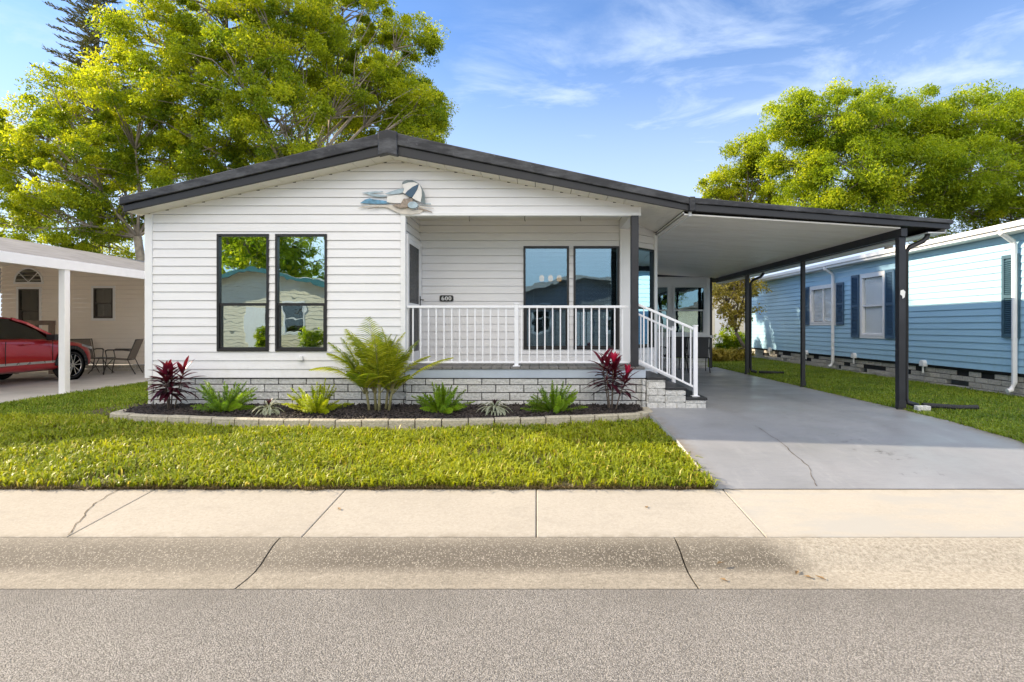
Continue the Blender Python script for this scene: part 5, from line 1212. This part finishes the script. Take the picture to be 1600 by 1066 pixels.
# ------------------------------------------------------------------ grass
def grass(name, label, x, y, zf, mat, hmin, hmax, w, seed):
    rng = np.random.default_rng(seed); N = len(x); z = zf(x, y)
    ang = rng.random(N) * 6.283; lean = .15 + rng.random(N) ** .8 * 1.15; h = rng.uniform(hmin, hmax, N)
    # clumpiness
    cl_ = (np.sin(x*5.1 + 1.7*np.sin(y*3.3)) + np.sin(y*6.7 + 2.1*np.sin(x*2.9)) + np.sin(x*13 + y*9)) / 3; h *= 1 + .25 * cl_
    d = np.stack([np.cos(ang), np.sin(ang), np.zeros(N)], 1); s = np.stack([-np.sin(ang), np.cos(ang), np.zeros(N)], 1) * (w * (.6 + .8*rng.random(N)))[:, None] / 2
    p = np.stack([x, y, z], 1); up = np.array([0, 0, 1.])
    m_ = p + up * (h * .6)[:, None] + d * (h * lean * .35)[:, None]; tpt = p + up * (h * (1 - .48*lean))[:, None] + d * (h * lean)[:, None]
    V = np.stack([p - s, p + s, m_ + s*.85, m_ - s*.85, tpt + s*.12, tpt - s*.12], 1).reshape(-1, 3); b = np.arange(N) * 6
    F = np.concatenate([np.stack([b, b+1, b+2, b+3], 1), np.stack([b+3, b+2, b+4, b+5], 1)])
    h_ = 0; patch_ = .5 + .5 * np.sin(x*1.9 + np.sin(y*2.3)*1.4) * np.sin(y*2.1 + x*.7)
    v = np.clip(.56*rng.random(N) + .34*patch_ + .12*cl_, 0, 1); v = np.where(rng.random(N) < .05, 1., np.minimum(v, .80))
    return tag(nmesh(name, V, F, M[mat], attr=np.repeat(v, 6)), label, 'grass', kind='stuff')
def lawnz(tab): return lambda x, y: np.interp(y, [a for a, _ in tab], [b for _, b in tab])
def lawn_xy(n):
    x = RNG.uniform(-8.85, DX0 + .02, n); y = RNG.uniform(4.90, 7.95, n); lim = np.where(x > BX0 - .1, bed_y(x) - .07, 9.); k = y < lim; x, y = x[k], y[k]
    thin = np.sin(x*2.3 + 1.3*np.sin(y*4.1)) * np.sin(y*3.7 + x*.9 + 2) + .5*np.sin(x*7.1 - y*5.3)
    k = RNG.random(len(x)) < np.clip(1.25 - .75*np.maximum(thin, 0), .22, 1); return x[k], y[k]
x, y = lawn_xy(100000)
grass('lawn_grass', 'short dense grass carpeting the front lawn', x, y, lawnz(LAWN_L), 'grassbase', .025, .06, .008, 1)
x, y = lawn_xy(62000)
grass('lawn_grass', 'sunlit broad yellow-green grass blades of the front lawn', x, y, lawnz(LAWN_L), 'grass', .055, .115, .015, 7)
N = 45000; x = RNG.uniform(-8.85, XL - .05, N); y = RNG.uniform(7.95, 17, N)
bare = ((x + 6.1) ** 2 / .5 + (y - 8.6) ** 2 / .9 < 1) & (RNG.random(N) < .8); x, y = x[~bare], y[~bare]
grass('lawn_grass', 'grass strip between the white home and the tan neighbour\'s driveway', x, y, lawnz(LAWN_L), 'shadegrass', .04, .08, .010, 2)
N = 110000; y = 5.2 + (24 - 5.2) * RNG.random(N) ** 1.5; x = RNG.uniform(DX1 - .02, 8.35, N)
grass('lawn_grass', 'green grass strip between the driveway and the blue home', x, y, lawnz(LAWN_R), 'shadegrass', .035, .07, .010, 3)
N = 15000; y = RNG.uniform(16.5, 24, N); x = RNG.uniform(XP(1106, CB) + .1, DX1 + .1, N)
grass('lawn_grass', 'grass patch behind the sunroom corner', x, y, lambda x, y: np.full(len(x), .0), 'shadegrass', .035, .07, .012, 4)
# runners and thatch hanging over the pavement edge
N = 9000; x = RNG.uniform(-8.85, DX0, N); y = 4.893 - .045 * np.maximum(0, np.sin(x*4.3 + 2*np.sin(x*1.7)) * np.sin(x*11 + 1)) * RNG.random(N) + RNG.random(N) ** 2 * .07
grass('lawn_thatch', 'dry brown thatch along the pavement edge of the lawn', x, y, lambda x, y: np.full(len(x), -.217), 'thatch', .015, .05, .007, 6)

# fallen leaves on the kerb
for px, py, Y, lab in ((1262, 898, 3.52, 'short dark dead leaf on the pale kerb, left of the dry twig-like leaf'), (1245, 889, 3.58, 'tiny dead leaf on the kerb where the dark stain ends'), (1068, 855, 3.84, 'small dead leaf near the top of the stained kerb beside its joint'), (1010, 798, 4.5, 'tiny dark dead leaf alone on the pavement slab left of the driveway'), (1130, 905, 3.48, 'curled brown leaf lying in the gutter, nearest the road'), (1125, 876, 3.66, 'curled brown leaf lying on the sloping kerb face'), (530, 794, 4.45, 'small dark dead leaf alone on the left pavement slab'), (1284, 902, 3.50, 'thin dry twig-like leaf on the pale kerb by the driveway')):
    zz_ = -.372 if Y < 3.6 else (-.345 if Y < 3.9 else -.25)
    o = MB(); q = .028; o.add([(-q, 0, .002), (0, -q*.45, .010), (q, 0, .004), (0, q*.45, .012), (q*1.5, .002, .010)], [(0, 1, 2, 3), (2, 4, 1)])
    ob = o.build('fallen_leaf', M['litter']); ob.location = (XP(px, Y), Y, zz_ + .003); ob.rotation_euler = (0, 0, px); tag(ob, lab, 'leaf', 'dead leaves on the pavement and kerb')
